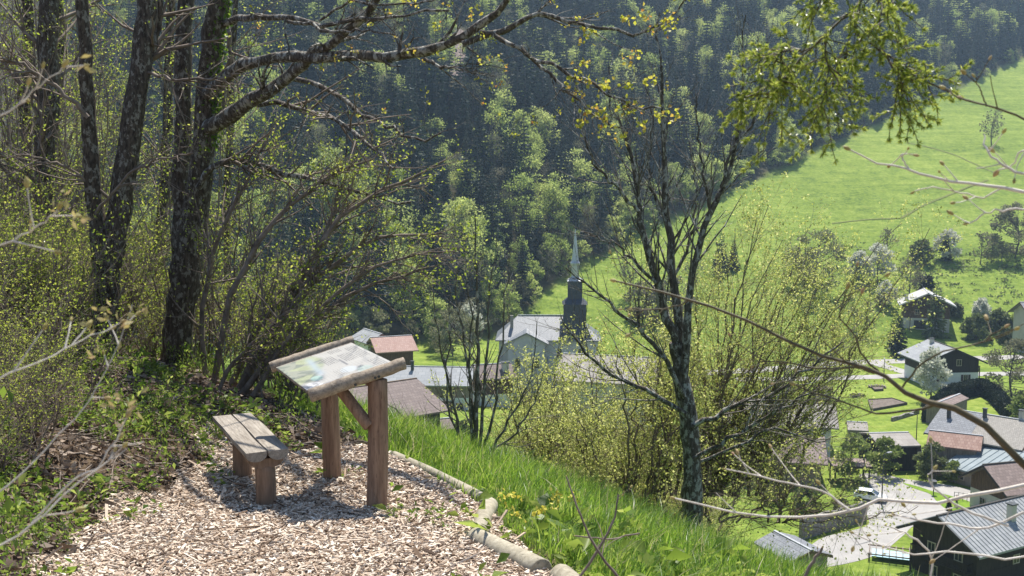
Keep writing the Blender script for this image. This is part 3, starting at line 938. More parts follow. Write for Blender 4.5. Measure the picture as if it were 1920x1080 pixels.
house('pink_tile_barn', 'timber barn with a salmon pink tile roof left of the church', 'barn',
      cut(rz((772, 628), (738, 630), -36.8), 9), -36.8, 5.2, -39.2, -44, M_brown, R_pink, over=0.9, gover=0.9, windows=(('-y', -1, 2.4, 0.9, 1.2), ('-y', 1.2, 2.4, 0.9, 1.2)))
house('pale_hall', 'broad low hall with a plain beige roof in front of the church', 'hall',
      cut(rz((1056, 662), (1180, 668), -33.2), 17), -33.2, 8.2, -36.3, -41, M_cream, R_beige, over=0.8, gover=0.5)
house('grass_edge_roof', 'grey shed roof peeping over the grass below the small bare tree', 'shed',
      rz((948, 846), (1050, 852), -36.2), -36.2, 3.6, -37.6, -40.5, M_stone, R_slate, over=0.4, gover=0.4)
house('far_cabin', 'tiny pale cabin half hidden by dark spruces on the far meadow edge', 'cabin',
      rz((1362, 488), (1392, 488), -31.0), -31.0, 2.6, -32.0, -36.5, M_cream, R_light, over=0.3, gover=0.3)


# ---- church
def church():
    d0 = 207.0
    a = at(946, 600, d0); 
    z0 = -42.8
    t = empty('church', (at(1010, 600, d0)[0], d0, z0), math.radians(-1.5), 'grey village church with slate roof, dark stepped tower and thin tin spire', 'church')
    nl, nr = -7.6, 11.4                     # nave wall ends (local x)
    he, hr, hw = 8.6, 12.6, 4.7
    mb = MB(); mb.prism([(nl, -hw, -4), (nl, hw, -4), (nl, hw, he), (nl, -hw, he)], (nr - nl, 0, 0)); mb.build('wall', M_grey, t, smooth=False)
    # nave roof with a hip at the left end and a bell-cast low end on the right
    ov = 0.7
    L, R, Y = nl - ov, nr + ov, hw + ov
    ridge_l, ridge_r = nl + 3.6, nr - 4.2
    ev = he - 0.1
    v = [(L, -Y, ev), (R, -Y, ev), (R, Y, ev), (L, Y, ev), (ridge_l, 0, hr), (ridge_r, 0, hr), (L, -Y, ev - .25), (R, -Y, ev - .25), (R, Y, ev - .25), (L, Y, ev - .25)]
    mb = MB(); mb.add(v, quads=[[0, 1, 5, 4], [2, 3, 4, 5], [0, 6, 7, 1], [1, 7, 8, 2], [2, 8, 9, 3], [3, 9, 6, 0], [9, 8, 7, 6]], tris=[[0, 4, 3], [1, 2, 5]])
    roof = mb.build('roof', R_church, t, smooth=False)
    mb = MB(); mb.box(((ridge_l + ridge_r) / 2, 0, hr + 0.03), (ridge_r - ridge_l, 0.3, 0.14)); mb.build('ridge_cap', R_spire, roof, smooth=False)
    mb = MB(); mb.box((nl + 2.4, -2.6, 11.4), (0.6, 0.6, 3.0)); mb.build('chimney', M_stone, roof, smooth=False)
    # transept gable towards the viewer
    tx0, tx1, ty = -5.8, 1.2, -hw - 3.2
    tm = (tx0 + tx1) / 2
    mb = MB(); mb.prism([(tx0, ty, -4), (tx1, ty, -4), (tx1, ty, 8.3), (tm, ty, 10.1), (tx0, ty, 8.3)], (0, 3.4, 0)); tr = mb.build('transept', M_grey, t, smooth=False)
    mb = MB()
    for s_ in (-1, 1):
        e = tm + s_ * 4.3
        mb.prism([(tm, ty - .5, 10.45), (e, ty - .5, 8.25), (e, ty - .5, 8.0), (tm, ty - .5, 10.2)], (0, 5.6, 0))
    mb.build('transept_roof', R_church, tr, smooth=False)
    def arch_window(x, y, zb, w, h):
        n = 8
        pr = [(x - w / 2, y, zb), (x + w / 2, y, zb), (x + w / 2, y, zb + h - w / 2)] + [(x + w / 2 * math.cos(k * math.pi / n), y, zb + h - w / 2 + w / 2 * math.sin(k * math.pi / n)) for k in range(1, n)] + [(x - w / 2, y, zb + h - w / 2)]
        mb = MB(); mb.prism([(p[0], p[1] - .06, p[2]) for p in pr], (0, 0.1, 0))
        cx, cz = x, zb + h / 2
        o = [((p[0] - cx) * 1.4 + cx, p[1] - .03, (p[2] - cz) * 1.25 + cz) for p in pr]
        fr = MB(); fr.prism(o, (0, 0.08, 0)); f = fr.build('window', M_cream, t, smooth=False)
        mb.build('pane', M_glass, f, smooth=False)
    arch_window(-4.0, ty, 3.6, 1.0, 1.9); arch_window(-0.4, ty, 3.6, 1.0, 1.9)
    for x in (4.0, 8.0):
        arch_window(x, -hw, 5.1, 0.9, 1.7)
    # tower, standing on the near roof slope at the right end
    tx, ty2 = 7.0, -2.0
    def stage(nm, w, z_lo, z_hi, mat, parent=t, w2=None):
        w2 = w2 or w
        b_, c_ = w / 2, w2 / 2
        v = [(tx - b_, ty2 - b_, z_lo), (tx + b_, ty2 - b_, z_lo), (tx + b_, ty2 + b_, z_lo), (tx - b_, ty2 + b_, z_lo), (tx - c_, ty2 - c_, z_hi), (tx + c_, ty2 - c_, z_hi), (tx + c_, ty2 + c_, z_hi), (tx - c_, ty2 + c_, z_hi)]
        mb = MB(); mb.add(v, quads=[[0, 1, 5, 4], [1, 2, 6, 5], [2, 3, 7, 6], [3, 0, 4, 7], [4, 5, 6, 7], [3, 2, 1, 0]])
        return mb.build(nm, mat, parent, smooth=False)
    tw = stage('tower', 4.3, 8.0, 15.4, R_tower)
    stage('tower_skirt', 6.4, 8.7, 11.0, R_tower, tw, 4.32)
    stage('tower_cornice', 4.9, 15.3, 16.2, R_tower, tw, 3.0)
    belfry = stage('belfry', 2.75, 15.9, 19.8, R_tower)
    for k in range(4):
        mb = MB(); mb.box((tx, ty2 - 2.17, 12.2 + k * 0.36), (1.0, 0.14, 0.16), M=Matrix.Rotation(0.5, 3, 'X')); mb.build('louvre', M_metal, tw, smooth=False)
    stage('belfry_cornice', 3.1, 19.7, 20.3, R_spire, belfry, 1.7)
    # lantern and spire: octagonal
    def octa(nm, prof, mat, parent=t):
        mb = MB(); n = 8
        v = []; q = []
        for r, z in prof:
            for k in range(n):
                an = (k + 0.5) * 2 * math.pi / n
                v.append((tx + r * math.cos(an), ty2 + r * math.sin(an), z))
        for i in range(len(prof) - 1):
            for k in range(n):
                q.append([i * n + k, i * n + (k + 1) % n, (i + 1) * n + (k + 1) % n, (i + 1) * n + k])
        mb.add(v, quads=q); return mb.build(nm, mat, parent, smooth=False)
    octa('lantern', [(1.0, 20.1), (0.78, 20.6), (0.72, 22.6), (1.0, 22.9), (1.0, 23.1)], R_spire)
    sp = octa('spire', [(1.02, 23.1), (0.75, 23.5), (0.62, 24.3), (0.14, 28.9), (0.1, 29.6)], R_spire)
    mb = MB(); mb.box((tx, ty2, 30.2), (0.09, 0.09, 1.3)); mb.box((tx, ty2, 30.4), (0.6, 0.08, 0.09)); mb.build('cross', M_metal, sp, smooth=False)
    # plinth wall and buttresses
    for x in (-7.5, 2.2, 11.3):
        mb = MB(); mb.prism([(x - .35, -hw - 0.9, -4), (x - .35, -hw + .1, -4), (x - .35, -hw + .1, 5.4), (x - .35, -hw - 0.3, 5.0)], (0.7, 0, 0)); mb.build('buttress', M_grey, t, smooth=False)


church()


# ---- carport, cars, road furniture
def carport():
    p = at_z(1592, 902, -47.0)
    t = empty('carport', (p[0], p[1], -47.0), math.radians(-6), 'open timber carport with a flat brown roof beside the parked hatchback', 'carport')
    mb = MB(); mb.box((0, 0, 2.75), (5.6, 4.4, 0.22)); r = mb.build('roof', R_mauve, t, smooth=False)
    mb = MB()
    for y in (-2.24, 2.24): mb.box((0, y, 2.72), (5.7, 0.07, 0.3))
    for x in (-2.84, 2.84): mb.box((x, 0, 2.72), (0.07, 4.4, 0.3))
    mb.build('fascia', M_trimdark, r, smooth=False)
    for x in (-2.4, 2.4):
        for y in (-1.9, 1.9):
            mb = MB(); mb.box((x, y, 1.3), (0.2, 0.2, 2.65)); mb.build('post', M_trimdark, t, smooth=False)
    for x in (-2.4, 2.4):
        mb = MB(); mb.box((x, 0, 2.56), (0.16, 3.58, 0.16)); mb.build('beam', M_trimdark, t, smooth=False)


carport()


def car(px, py, rot, label, body, van=False):
    p = at_z(px, py, -47.0)
    m, nt, b = nmat('car_paint_' + str(px)); b.inputs['Base Color'].default_value = (*body, 1); b.inputs['Roughness'].default_value = 0.25
    b.inputs['Coat Weight'].default_value = 0.5
    t = empty('parked_car', (p[0], p[1], -46.96), rot, label, 'car', 'cars parked in the village')
    Lc, Wc, H = (4.9, 1.9, 1.95) if van else (4.25, 1.76, 1.5)
    # side profile (x forward), lofted across the width with tumblehome
    belt = 0.93 if not van else 1.05
    prof = [(-Lc / 2, 0.35), (-Lc / 2 - .03, 0.7), (-Lc / 2 + 0.03, belt), (Lc / 2 - 1.15, belt), (Lc / 2 - 0.25, 0.80), (Lc / 2 + .02, 0.62), (Lc / 2, 0.3)]
    mb = MB(); n = len(prof)
    w = Wc / 2
    rows = [(-w, 0.0), (-w + .0, 0.0), (-w + .07, .02), (w - .07, .02), (w, 0.0)]
    secs = [np.array([(x, yy, z + dz) for x, z in prof]) for yy, dz in rows]
    v = np.concatenate(secs)
    q = []
    for i in range(len(rows) - 1):
        for k in range(n):
            q.append([i * n + k, i * n + (k + 1) % n, (i + 1) * n + (k + 1) % n, (i + 1) * n + k])
    mb.add(v, quads=q)
    for base, flip in ((0, 0), ((len(rows) - 1) * n, 1)):
        mb.add(v[base:base + n], tris=[[0, k, k + 1] if not flip else [0, k + 1, k] for k in range(1, n - 1)])
    mb.build('body', m, t, smooth=False)
    r0, r1 = (-Lc / 2 + 0.1, Lc / 2 - 0.9) if van else (-Lc / 2 + 0.12, Lc / 2 - 1.05)
    t0, t1 = (-Lc / 2 + 0.3, Lc / 2 - 1.7) if van else (-Lc / 2 + 0.55, Lc / 2 - 1.95)
    g = MB(); wl, wt = w - 0.06, w - 0.22
    gv = [(r0, -wl, belt), (r1, -wl, belt), (r1, wl, belt), (r0, wl, belt), (t0, -wt, H - .06), (t1, -wt, H - .06), (t1, wt, H - .06), (t0, wt, H - .06)]
    g.add(gv, quads=[[0, 1, 5, 4], [1, 2, 6, 5], [2, 3, 7, 6], [3, 0, 4, 7], [4, 5, 6, 7]])
    g.build('windows', M_glass, t, smooth=False)
    rf = MB(); rf.add([(t0 - .05, -wt - .03, H - .07), (t1 + .06, -wt - .03, H - .07), (t1 + .06, wt + .03, H - .07), (t0 - .05, wt + .03, H - .07), (t0 + .1, -wt + .1, H), (t1 - .1, -wt + .1, H), (t1 - .1, wt - .1, H), (t0 + .1, wt - .1, H)],
                      quads=[[0, 1, 5, 4], [1, 2, 6, 5], [2, 3, 7, 6], [3, 0, 4, 7], [4, 5, 6, 7]])
    for s_ in (-1, 1):
        for f in (0.0, 0.5, 1.0):
            xa, xb = r0 + (r1 - r0) * f, t0 + (t1 - t0) * f
            rf.tubes(np.array([[xa, s_ * (wl + .012), belt], [xb, s_ * (wt + .02), H - .05]]), np.array([0.05, 0.04]), 5)
    rf.build('roof', m, t, smooth=False)
    for sx in (-1, 1):
        for sy in (-1, 1):
            wb = MB(); cx, cy = sx * Lc * 0.31, sy * (w - 0.08)
            wb.tubes(np.array([[cx, cy - .1, 0.31], [cx, cy + .12 * 1, 0.31]]), np.array([0.31, 0.31]), 16, cap=True)
            wh = wb.build('wheel', M_metal, t, smooth=False)
            rb = MB(); rb.tubes(np.array([[cx, cy + sy * .1 - .03, 0.31], [cx, cy + sy * .13, 0.31]]), np.array([0.19, 0.17]), 12, cap=True)
            rb.build('rim', M_zinc, wh, smooth=False)
    for sy in (-1, 1):
        hb = MB(); hb.box((Lc / 2 - 0.13, sy * 0.62, 0.69), (0.3, 0.3, 0.14)); hb.build('headlight', M_zinc, t, smooth=False)
        mb2 = MB(); mb2.box((Lc / 2 - 1.35, sy * (w + 0.08), belt + .08), (0.12, 0.18, 0.13)); mb2.build('mirror', m, t, smooth=False)
    bb = MB(); bb.box((Lc / 2 + 0.01, 0, 0.4), (0.1, 1.0, 0.14)); bb.build('grille', M_metal, t, smooth=False)


car(1632, 938, math.radians(-28), 'white hatchback with a pale blue stripe parked by the carport', (0.78, 0.8, 0.82))
car(1705, 852, math.radians(95), 'white van half hidden between the dark barn and the red tile barn', (0.75, 0.76, 0.78), True)
car(1536, 676, math.radians(178), 'dark car on the main road behind the twiggy bush', (0.03, 0.035, 0.045))


def street_lamp(px, py, h, label, z=-47.0, turn=math.pi):
    p = at_z(px, py, z)
    t = empty('street_lamp', (p[0], p[1], z), turn, label, 'street lamp', 'street lamps')
    mb = MB(); mb.tubes(np.array([[0, 0, -0.3], [0, 0, h * .5], [0, 0, h]]), np.array([0.10, 0.08, 0.06]), 8); mb.build('pole', M_metal, t)
    mb = MB(); mb.tubes(np.array([[0, 0, h - .05], [0.25, 0, h + .12], [0.7, 0, h + .16]]), np.array([0.04, 0.04, 0.035]), 6); a = mb.build('arm', M_metal, t)
    mb = MB(); mb.prism([(0.55, -0.14, h + .12), (1.25, -0.12, h + .16), (1.25, 0.12, h + .16), (0.55, 0.14, h + .12)], (0, 0, 0.13)); mb.build('lamp_head', M_zinc, a, smooth=False)


street_lamp(1653, 948, 7.2, 'tall street lamp standing beside the white hatchback', turn=0.3)
street_lamp(1619, 905, 6.5, 'thin street lamp behind the carport, among the bushes', turn=0.2)
street_lamp(1716, 866, 7.5, 'dark pole standing beside the white van')
street_lamp(1657, 715, 4.6, 'small lamp post at the edge of the lane above the garden', turn=1.3)


def notice_post():
    p = at_z(1750, 928, -47)
    t = empty('letter_box', (p[0], p[1], -46.95), 0, 'dark letter box on a post at the tip of the verge', 'letter box')
    mb = MB(); mb.tubes(np.array([[0, 0, -.2], [0, 0, 1.5]]), np.array([.07, .07]), 6); mb.build('post', M_metal, t)
    mb = MB(); mb.box((0, 0, 1.72), (0.62, 0.45, 0.42)); bx_ = mb.build('box', M_metal, t, smooth=False)
    mb = MB(); mb.prism([(-.36, -.27, 1.935), (.36, -.27, 1.935), (.36, 0, 2.06), (-.36, 0, 2.06)], (0, 0.5, 0.0)); mb.build('lid', M_metal, bx_, smooth=False)


notice_post()


def railing():
    a, b = at_z(1789, 937, -47)[:2], at_z(1821, 941, -47)[:2]
    L = np.linalg.norm(b - a); r = math.atan2(*(b - a)[::-1])
    t = empty('railing', (a[0], a[1], -46.96), r, 'thin dark railing beside the white-walled house', 'railing')
    for k in range(5):
        mb = MB(); mb.tubes(np.array([[k * L / 4, 0, -.2], [k * L / 4, 0, 1.1]]), np.array([.04, .04]), 5); mb.build('post', M_metal, t)
    for z in (0.55, 1.05):
        mb = MB(); mb.tubes(np.array([[0, 0, z], [L, 0, z]]), np.array([.03, .03]), 5); mb.build('rail', M_metal, t)


railing()


def walker():
    p = at_z(1793, 951, -47)
    import bmesh
    me = bpy.data.meshes.new('person'); bm = bmesh.new()
    J = {'pel': (0, 0, .95), 'wai': (0, 0, 1.12), 'che': (0, -.01, 1.36), 'nek': (0, -.02, 1.5), 'hea': (0, -.02, 1.6), 'top': (0, -.01, 1.74),
         'sl': (.18, 0, 1.42), 'el': (.25, .05, 1.14), 'hl': (.24, -.1, .93), 'fl': (.24, -.14, .84), 'sr': (-.18, 0, 1.42), 'er': (-.25, .08, 1.15), 'hr': (-.25, .05, .9), 'fr': (-.25, .04, .81),
         'pl': (.1, 0, .9), 'kl': (.11, -.14, .5), 'al': (.11, -.1, .08), 'tl': (.11, -.28, .04), 'pr': (-.1, 0, .9), 'kr': (-.11, .02, .5), 'ar': (-.11, .2, .12), 'tr': (-.11, .05, .04)}
    Rr = dict(pel=.15, wai=.135, che=.16, nek=.06, hea=.095, top=.08, sl=.075, el=.05, hl=.035, fl=.035, sr=.075, er=.05, hr=.035, fr=.035, pl=.1, kl=.065, al=.045, tl=.04, pr=.1, kr=.065, ar=.045, tr=.04)
    E = [('pel', 'wai'), ('wai', 'che'), ('che', 'nek'), ('nek', 'hea'), ('hea', 'top'), ('che', 'sl'), ('sl', 'el'), ('el', 'hl'), ('hl', 'fl'), ('che', 'sr'), ('sr', 'er'), ('er', 'hr'), ('hr', 'fr'),
         ('pel', 'pl'), ('pl', 'kl'), ('kl', 'al'), ('al', 'tl'), ('pel', 'pr'), ('pr', 'kr'), ('kr', 'ar'), ('ar', 'tr')]
    vs = {k: bm.verts.new(v) for k, v in J.items()}
    for a, b in E: bm.edges.new((vs[a], vs[b]))
    bm.to_mesh(me); bm.free()
    names = list(J)
    o = link('person', me)
    o.modifiers.new('Skin', 'SKIN'); s_ = o.modifiers.new('Subdivision', 'SUBSURF'); s_.levels = 1; s_.render_levels = 1
    for k, sv in zip(names, me.skin_vertices[0].data):
        sv.radius = (Rr[k], Rr[k] * (0.75 if k in ('pel', 'wai', 'che') else 1)); sv.use_root = (k == 'pel')
    m, nt, b = nmat('walker_clothes')
    geo = nt.nodes.new('ShaderNodeTexCoord'); sp = nt.nodes.new('ShaderNodeSeparateXYZ'); nt.links.new(geo.outputs['Object'], sp.inputs[0])
    nt.links.new(ramp(nt, mathn(nt, 'DIVIDE', sp.outputs[2], 1.8), [(0.0, (0.02, 0.02, 0.025)), (0.535, (0.03, 0.035, 0.06)), (0.54, (0.5, 0.03, 0.04)), (0.83, (0.5, 0.03, 0.04)), (0.835, (0.5, 0.33, 0.25)), (0.935, (0.5, 0.33, 0.25)), (0.94, (0.05, 0.035, 0.03))]), b.inputs['Base Color'])
    me.materials.append(m)
    o.location = (p[0], p[1], -46.94); o.rotation_euler = (0, 0, 0.9)
    tag(o, 'person in a red top and dark trousers walking beside the railing', 'person')


walker()


# ---- garden walls, hedges, raised beds
def stone_wall(p1, p2, h, z0, label, mat=M_stone, th=0.5):
    a, b = np.array(p1[:2]), np.array(p2[:2]); L = np.linalg.norm(b - a); r = math.atan2(*(b - a)[::-1])
    n = max(3, int(L / 0.5)); mb = MB()
    xs_ = np.linspace(0, L, n); v = []
    for i, x in enumerate(xs_):
        hh = h + 0.12 * math.sin(x * 1.7) + 0.05 * rng.normal()
        for y, z in ((-th / 2 - .05, -1.0), (-th / 2 + .04 * rng.normal(), hh * .5), (-th / 2 + .06, hh), (th / 2 - .06, hh), (th / 2, -1.0)):
            v.append((x, y, z))
    q = [[i * 5 + k, (i + 1) * 5 + k, (i + 1) * 5 + k + 1, i * 5 + k + 1] for i in range(n - 1) for k in range(4)]
    mb.add(v, quads=q); mb.add(v[:5], tris=[[0, 1, 2], [0, 2, 3], [0, 3, 4]]); mb.add(v[-5:], tris=[[0, 2, 1], [0, 3, 2], [0, 4, 3]])
    o = mb.build('garden_wall', mat, smooth=False); o.location = (a[0], a[1], z0); o.rotation_euler = (0, 0, r)
    return tag(o, label, 'wall')


stone_wall(at_z(1500, 1012, -47), at_z(1622, 976, -47), 2.6, -47, 'dark stone retaining wall below bushes left of the road bend')
stone_wall(at_z(1672, 790, -47), at_z(1722, 775, -47), 0.7, -47, 'low stone wall at the corner of the garden lawn')
m_soil = noisy('bare_soil', (0.10, 0.08, 0.065), (0.2, 0.165, 0.14), 2.0, 0.95, 0.8, 6, dist=0.1)
m_plank = noisy('bed_timber', (0.05, 0.045, 0.04), (0.12, 0.1, 0.09), 3, 0.85, 0.3)


def raised_bed(pts, label):
    w = np.array([at_z(a, b, -47)[:2] for a, b in pts]); c = w.mean(0)
    t = empty('raised_bed', (c[0], c[1], -47), 0, label, 'garden bed')
    p = w - c
    mb = MB(); mb.prism(np.c_[p, np.full(len(p), -.1)], (0, 0, 0.42)); mb.build('soil', m_soil, t, smooth=False)
    for i in range(len(p)):
        a, b = p[i], p[(i + 1) % len(p)]
        L = np.linalg.norm(b - a); mb = MB(); m_ = (a + b) / 2 * 1.02
        mb.box((m_[0], m_[1], 0.2), (L + .1, 0.1, 0.56), rz=math.atan2(*(b - a)[::-1])); mb.build('plank', m_plank, t, smooth=False)


raised_bed([(1634, 771), (1700, 759), (1672, 750), (1628, 753)], 'raised brown soil bed edged with dark planks on the lawn')
raised_bed([(1640, 734), (1656, 733), (1654, 726), (1634, 728)], 'small dug soil bed under the foreground twigs')


def wood_pile(px, py, label, n=26, rot=0.2):
    p = at_z(px, py, -47)
    t = empty('wood_pile', (p[0], p[1], -47), rot, label, 'wood pile')
    for k in range(n):
        mb = MB(); x = rng.uniform(-1.8, 1.8); z = 0.12 + 0.22 * rng.integers(0, 4) * (1 - abs(x) / 2.4); y = rng.uniform(-.25, .25)
        a = rng.uniform(-.25, .25)
        mb.tubes(np.array([[x - .5 * math.sin(a), y - .6, z], [x + .5 * math.sin(a), y + .6, z + .04]]), np.array([.13, .12]), 6, cap=True)
        mb.build('log', M_oldwood if k % 3 else M_trim, t, smooth=False)


wood_pile(1606, 744, 'grey heap of cut logs on the garden lawn', 24, 0.5)
wood_pile(1645, 727, 'brownish heap of cut logs near the lane', 20, -0.2)


def trellis():
    a = at_z(1630, 1034, -46.4)
    t = empty('cold_frame', (a[0], a[1], -47), -0.35, 'low slatted frame with pale blue sheeting beside the big chalet', 'garden frame')
    for k in range(8):
        mb = MB(); mb.box((k * 0.75, 0, 1.0), (0.1, 3.6, 0.1)); mb.build('slat', M_oldwood, t, smooth=False)
    for y in (-1.6, 1.6):
        mb = MB(); mb.box((2.6, y, 0.88), (5.6, 0.12, 0.12)); mb.build('rail', M_trim, t, smooth=False)
    for x in (0, 5.2):
        for y in (-1.6, 1.6):
            mb = MB(); mb.box((x, y, 0.3), (0.12, 0.12, 1.02)); mb.build('post', M_trim, t, smooth=False)
    m, nt, b = nmat('blue_sheet'); b.inputs['Base Color'].default_value = (0.35, 0.52, 0.6, 1); b.inputs['Roughness'].default_value = 0.5
    mb = MB(); mb.box((2.6, 0, 0.55), (4.6, 2.6, 0.05)); mb.build('sheeting', m, t, smooth=False)


trellis()
# ------------------------------------------------------------------ valley and mountainside trees
L_conifer = leaf_mat('spruce_needles', [(0.0, (0.013, 0.028, 0.02)), (0.6, (0.025, 0.046, 0.028)), (1.0, (0.055, 0.078, 0.038))], 0.2, 0.6, rnd=0.5)
L_broad = leaf_mat('spring_leaves', [(0.0, (0.14, 0.20, 0.05)), (0.5, (0.27, 0.34, 0.10)), (1.0, (0.42, 0.46, 0.17))], 0.6, 0.6, rnd=0.5, tcol=[(0.0, (0.22, 0.30, 0.07)), (0.5, (0.42, 0.50, 0.14)), (1.0, (0.62, 0.66, 0.24))])
L_grey = leaf_mat('budding_twigs', [(0.0, (0.13, 0.12, 0.09)), (0.5, (0.20, 0.20, 0.12)), (1.0, (0.27, 0.28, 0.13))], 0.45, 0.8, rnd=0.6)
L_blossom = leaf_mat('white_blossom', [(0.0, (0.30, 0.34, 0.22)), (0.4, (0.55, 0.56, 0.46)), (1.0, (0.75, 0.74, 0.66))], 0.4, 0.7)
L_pale = leaf_mat('pale_new_leaves', [(0.0, (0.12, 0.17, 0.04)), (0.5, (0.2, 0.26, 0.07)), (1.0, (0.3, 0.34, 0.12))], 0.5, 0.6)
L_olive = leaf_mat('olive_leaves', [(0.0, (0.07, 0.095, 0.035)), (0.5, (0.14, 0.17, 0.065)), (1.0, (0.23, 0.25, 0.11))], 0.4, 0.6)
L_dark = leaf_mat('dark_evergreen', [(0.0, (0.008, 0.016, 0.01)), (0.6, (0.018, 0.032, 0.016)), (1.0, (0.035, 0.05, 0.02))], 0.15, 0.6)
B_far = noisy('tree_bark', (0.05, 0.042, 0.035), (0.12, 0.105, 0.09), 2.0, 0.95, 0)


def conifer_mb(h, w, seed, whorls=24, lean=0.0, sparse=0.0):
    """trunk and drooping fronds; returns (trunk MB, crown MB)"""
    r = np.random.default_rng(seed)
    tr = MB(); tr.tubes(np.array([[0, 0, -1.0], [0, 0, h * .5], [0, 0, h * .97]]), np.array([h * .016, h * .009, h * .002]), 6)
    cr = MB()
    B, D, L, W, T = [], [], [], [], []
    for k in range(whorls):
        f = k / (whorls - 1.0)
        z = h * (0.10 + 0.89 * f ** 0.92)
        rad = w * (1 - f) ** 0.8 * (0.75 + 0.5 * r.random()) + 0.03 * w
        n = int(9 - 4 * f)
        a0 = r.random() * 6.28
        for j in range(n):
            if r.random() < sparse: continue
            a = a0 + j * 6.283 / n + 0.3 * r.normal()
            rr = rad * (0.65 + 0.5 * r.random())
            dirv = np.array([math.cos(a), math.sin(a), -0.30 + 0.5 * f + 0.1 * r.normal()])
            dirv /= np.linalg.norm(dirv)
            side = np.array([-math.sin(a), math.cos(a), 0])
            m = 5
            for q in range(m):
                t = (q + 0.6) / m
                p = np.array([0, 0, z]) + dirv * rr * t * 0.9 - np.array([0, 0, 0.12 * rr * t * t])
                for s_ in (-1, 1):
                    B.append(p); D.append(dirv * 0.75 + side * s_ * (0.7 - 0.3 * t) + np.array([0, 0, -0.35 - 0.2 * r.random()]))
                    L.append(rr * (0.50 - 0.22 * t) + 0.10); W.append(rr * 0.2 + 0.07); T.append(0.15 + 0.6 * t * r.random() + 0.25 * f * r.random())
            B.append(np.array([0, 0, z]) + dirv * rr * .7); D.append(dirv + np.array([0, 0, .1])); L.append(rr * .4 + .1); W.append(rr * .16 + .06); T.append(0.6 + .4 * r.random())
    cr.leaves(np.array(B), np.array(D), np.array(L), np.array(W), 0.2, tint=np.array(T))
    tp = np.array([[0, 0, h * .96]]); cr.leaves(tp, np.array([[0, 0, 1.0]]), np.array([h * .06]), np.array([h * .012]), tint=np.array([.6]))
    return tr, cr


def broad_mb(h, w, seed, n_leaf=1500, leaf=0.75, base=0.25, clumps=26, open_=0.0, twigs=True):
    r = np.random.default_rng(seed)
    tr = MB()
    tp, trd = spline([(0, 0, -1.0), (0.03 * h * r.normal(), 0.03 * h * r.normal(), h * .35), (0.04 * h * r.normal(), 0.04 * h * r.normal(), h * .8)], [h * .018, h * .013, h * .004], 8)
    tr.tubes(tp, trd, 6)
    P1, R1 = None, None
    cl = []
    for k in range(clumps):
        f = base + (1 - base) * r.random() ** 0.8
        e = math.sin(min(1.0, (f - base) / (1 - base) * 0.88 + 0.12) * math.pi) ** 0.6
        a = r.random() * 6.283; q = w * e * (0.35 + 0.65 * r.random() ** 0.5)
        cl.append((q * math.cos(a), q * math.sin(a), h * f * 0.95, h * (0.06 + 0.055 * r.random())))
    cl = np.array(cl)
    # limbs run from the trunk to the clumps
    starts = np.stack([np.interp(cl[:, 2] * (0.55 + .25 * r.random(clumps)), tp[:, 2], tp[:, i]) for i in range(3)], 1)
    ends = cl[:, :3]
    u = np.linspace(0, 1, 5)[None, :, None]
    P = starts[:, None] * (1 - u) + ends[:, None] * u
    P[:, 1:4, 2] -= 0.08 * h * np.sin(np.linspace(0, 1, 5)[1:4] * math.pi)[None] * 0.5
    P[:, 1:4] += 0.01 * h * r.normal(size=(clumps, 3, 3))
    tr.tubes(P, np.linspace(h * .006, h * .0015, 5)[None] * np.ones((clumps, 1)), 4)
    if twigs:
        gp, gr = grow(P, np.full((clumps, 5), h * .003), 5, (h * .05, h * .13), (.4, 1.1), 4, t0=.4, up=.15, rmin=h * .0012)
        tr.tubes(gp, gr, 3)
    cr = MB()
    per = max(4, int(n_leaf * (1 - open_)) // clumps)
    idx = np.repeat(np.arange(clumps), per)
    g = r.normal(size=(len(idx), 3)); g = nrm(g) * (r.random((len(idx), 1)) ** 0.4)
    pos = cl[idx, :3] + g * cl[idx, 3:4] * np.array([1.15, 1.15, 0.8])
    d = g + 0.7 * r.normal(size=g.shape) + np.array([0, 0, .1])
    ct = r.random(clumps)
    tint = np.clip(0.35 * ct[idx] + 0.65 * r.random(len(idx)), 0, 1)
    cr.leaves(pos, d, leaf * (0.6 + 0.8 * r.random(len(idx))), leaf * (0.45 + 0.4 * r.random(len(idx))), 0.2, tint=tint)
    return tr, cr


def merged(name, pair, mats):
    mb = MB()
    for k, p in enumerate(pair):
        for V, T in zip(p.V, p.T): pass
        off = mb.n
        v = np.concatenate(p.V); t = np.concatenate(p.T)
        mb.add(v, quads=np.concatenate(p.Q) if p.Q else None, tris=np.concatenate(p.F) if p.F else None, tint=t, mi=k)
    return mb.mesh(name, mats)


CON = [merged('spruce', conifer_mb(24 + 3 * k % 5, 3.3 + 0.35 * (k % 3), 100 + k, 23), [B_far, L_conifer]) for k in range(6)]
BRO = [merged('broadleaf', broad_mb(17, 5.0, 200 + k, 1500, 0.58), [B_far, L_broad]) for k in range(6)]
GRY = [merged('budding_tree', broad_mb(16, 4.4, 240 + k, 1000, 0.4, clumps=34), [B_far, L_grey]) for k in range(4)]

BSH = [merged('edge_tree', broad_mb(8, 3.6, 280 + k, 1100, 0.5, base=0.03, clumps=26), [B_far, L_broad if k % 3 else L_grey]) for k in range(5)]

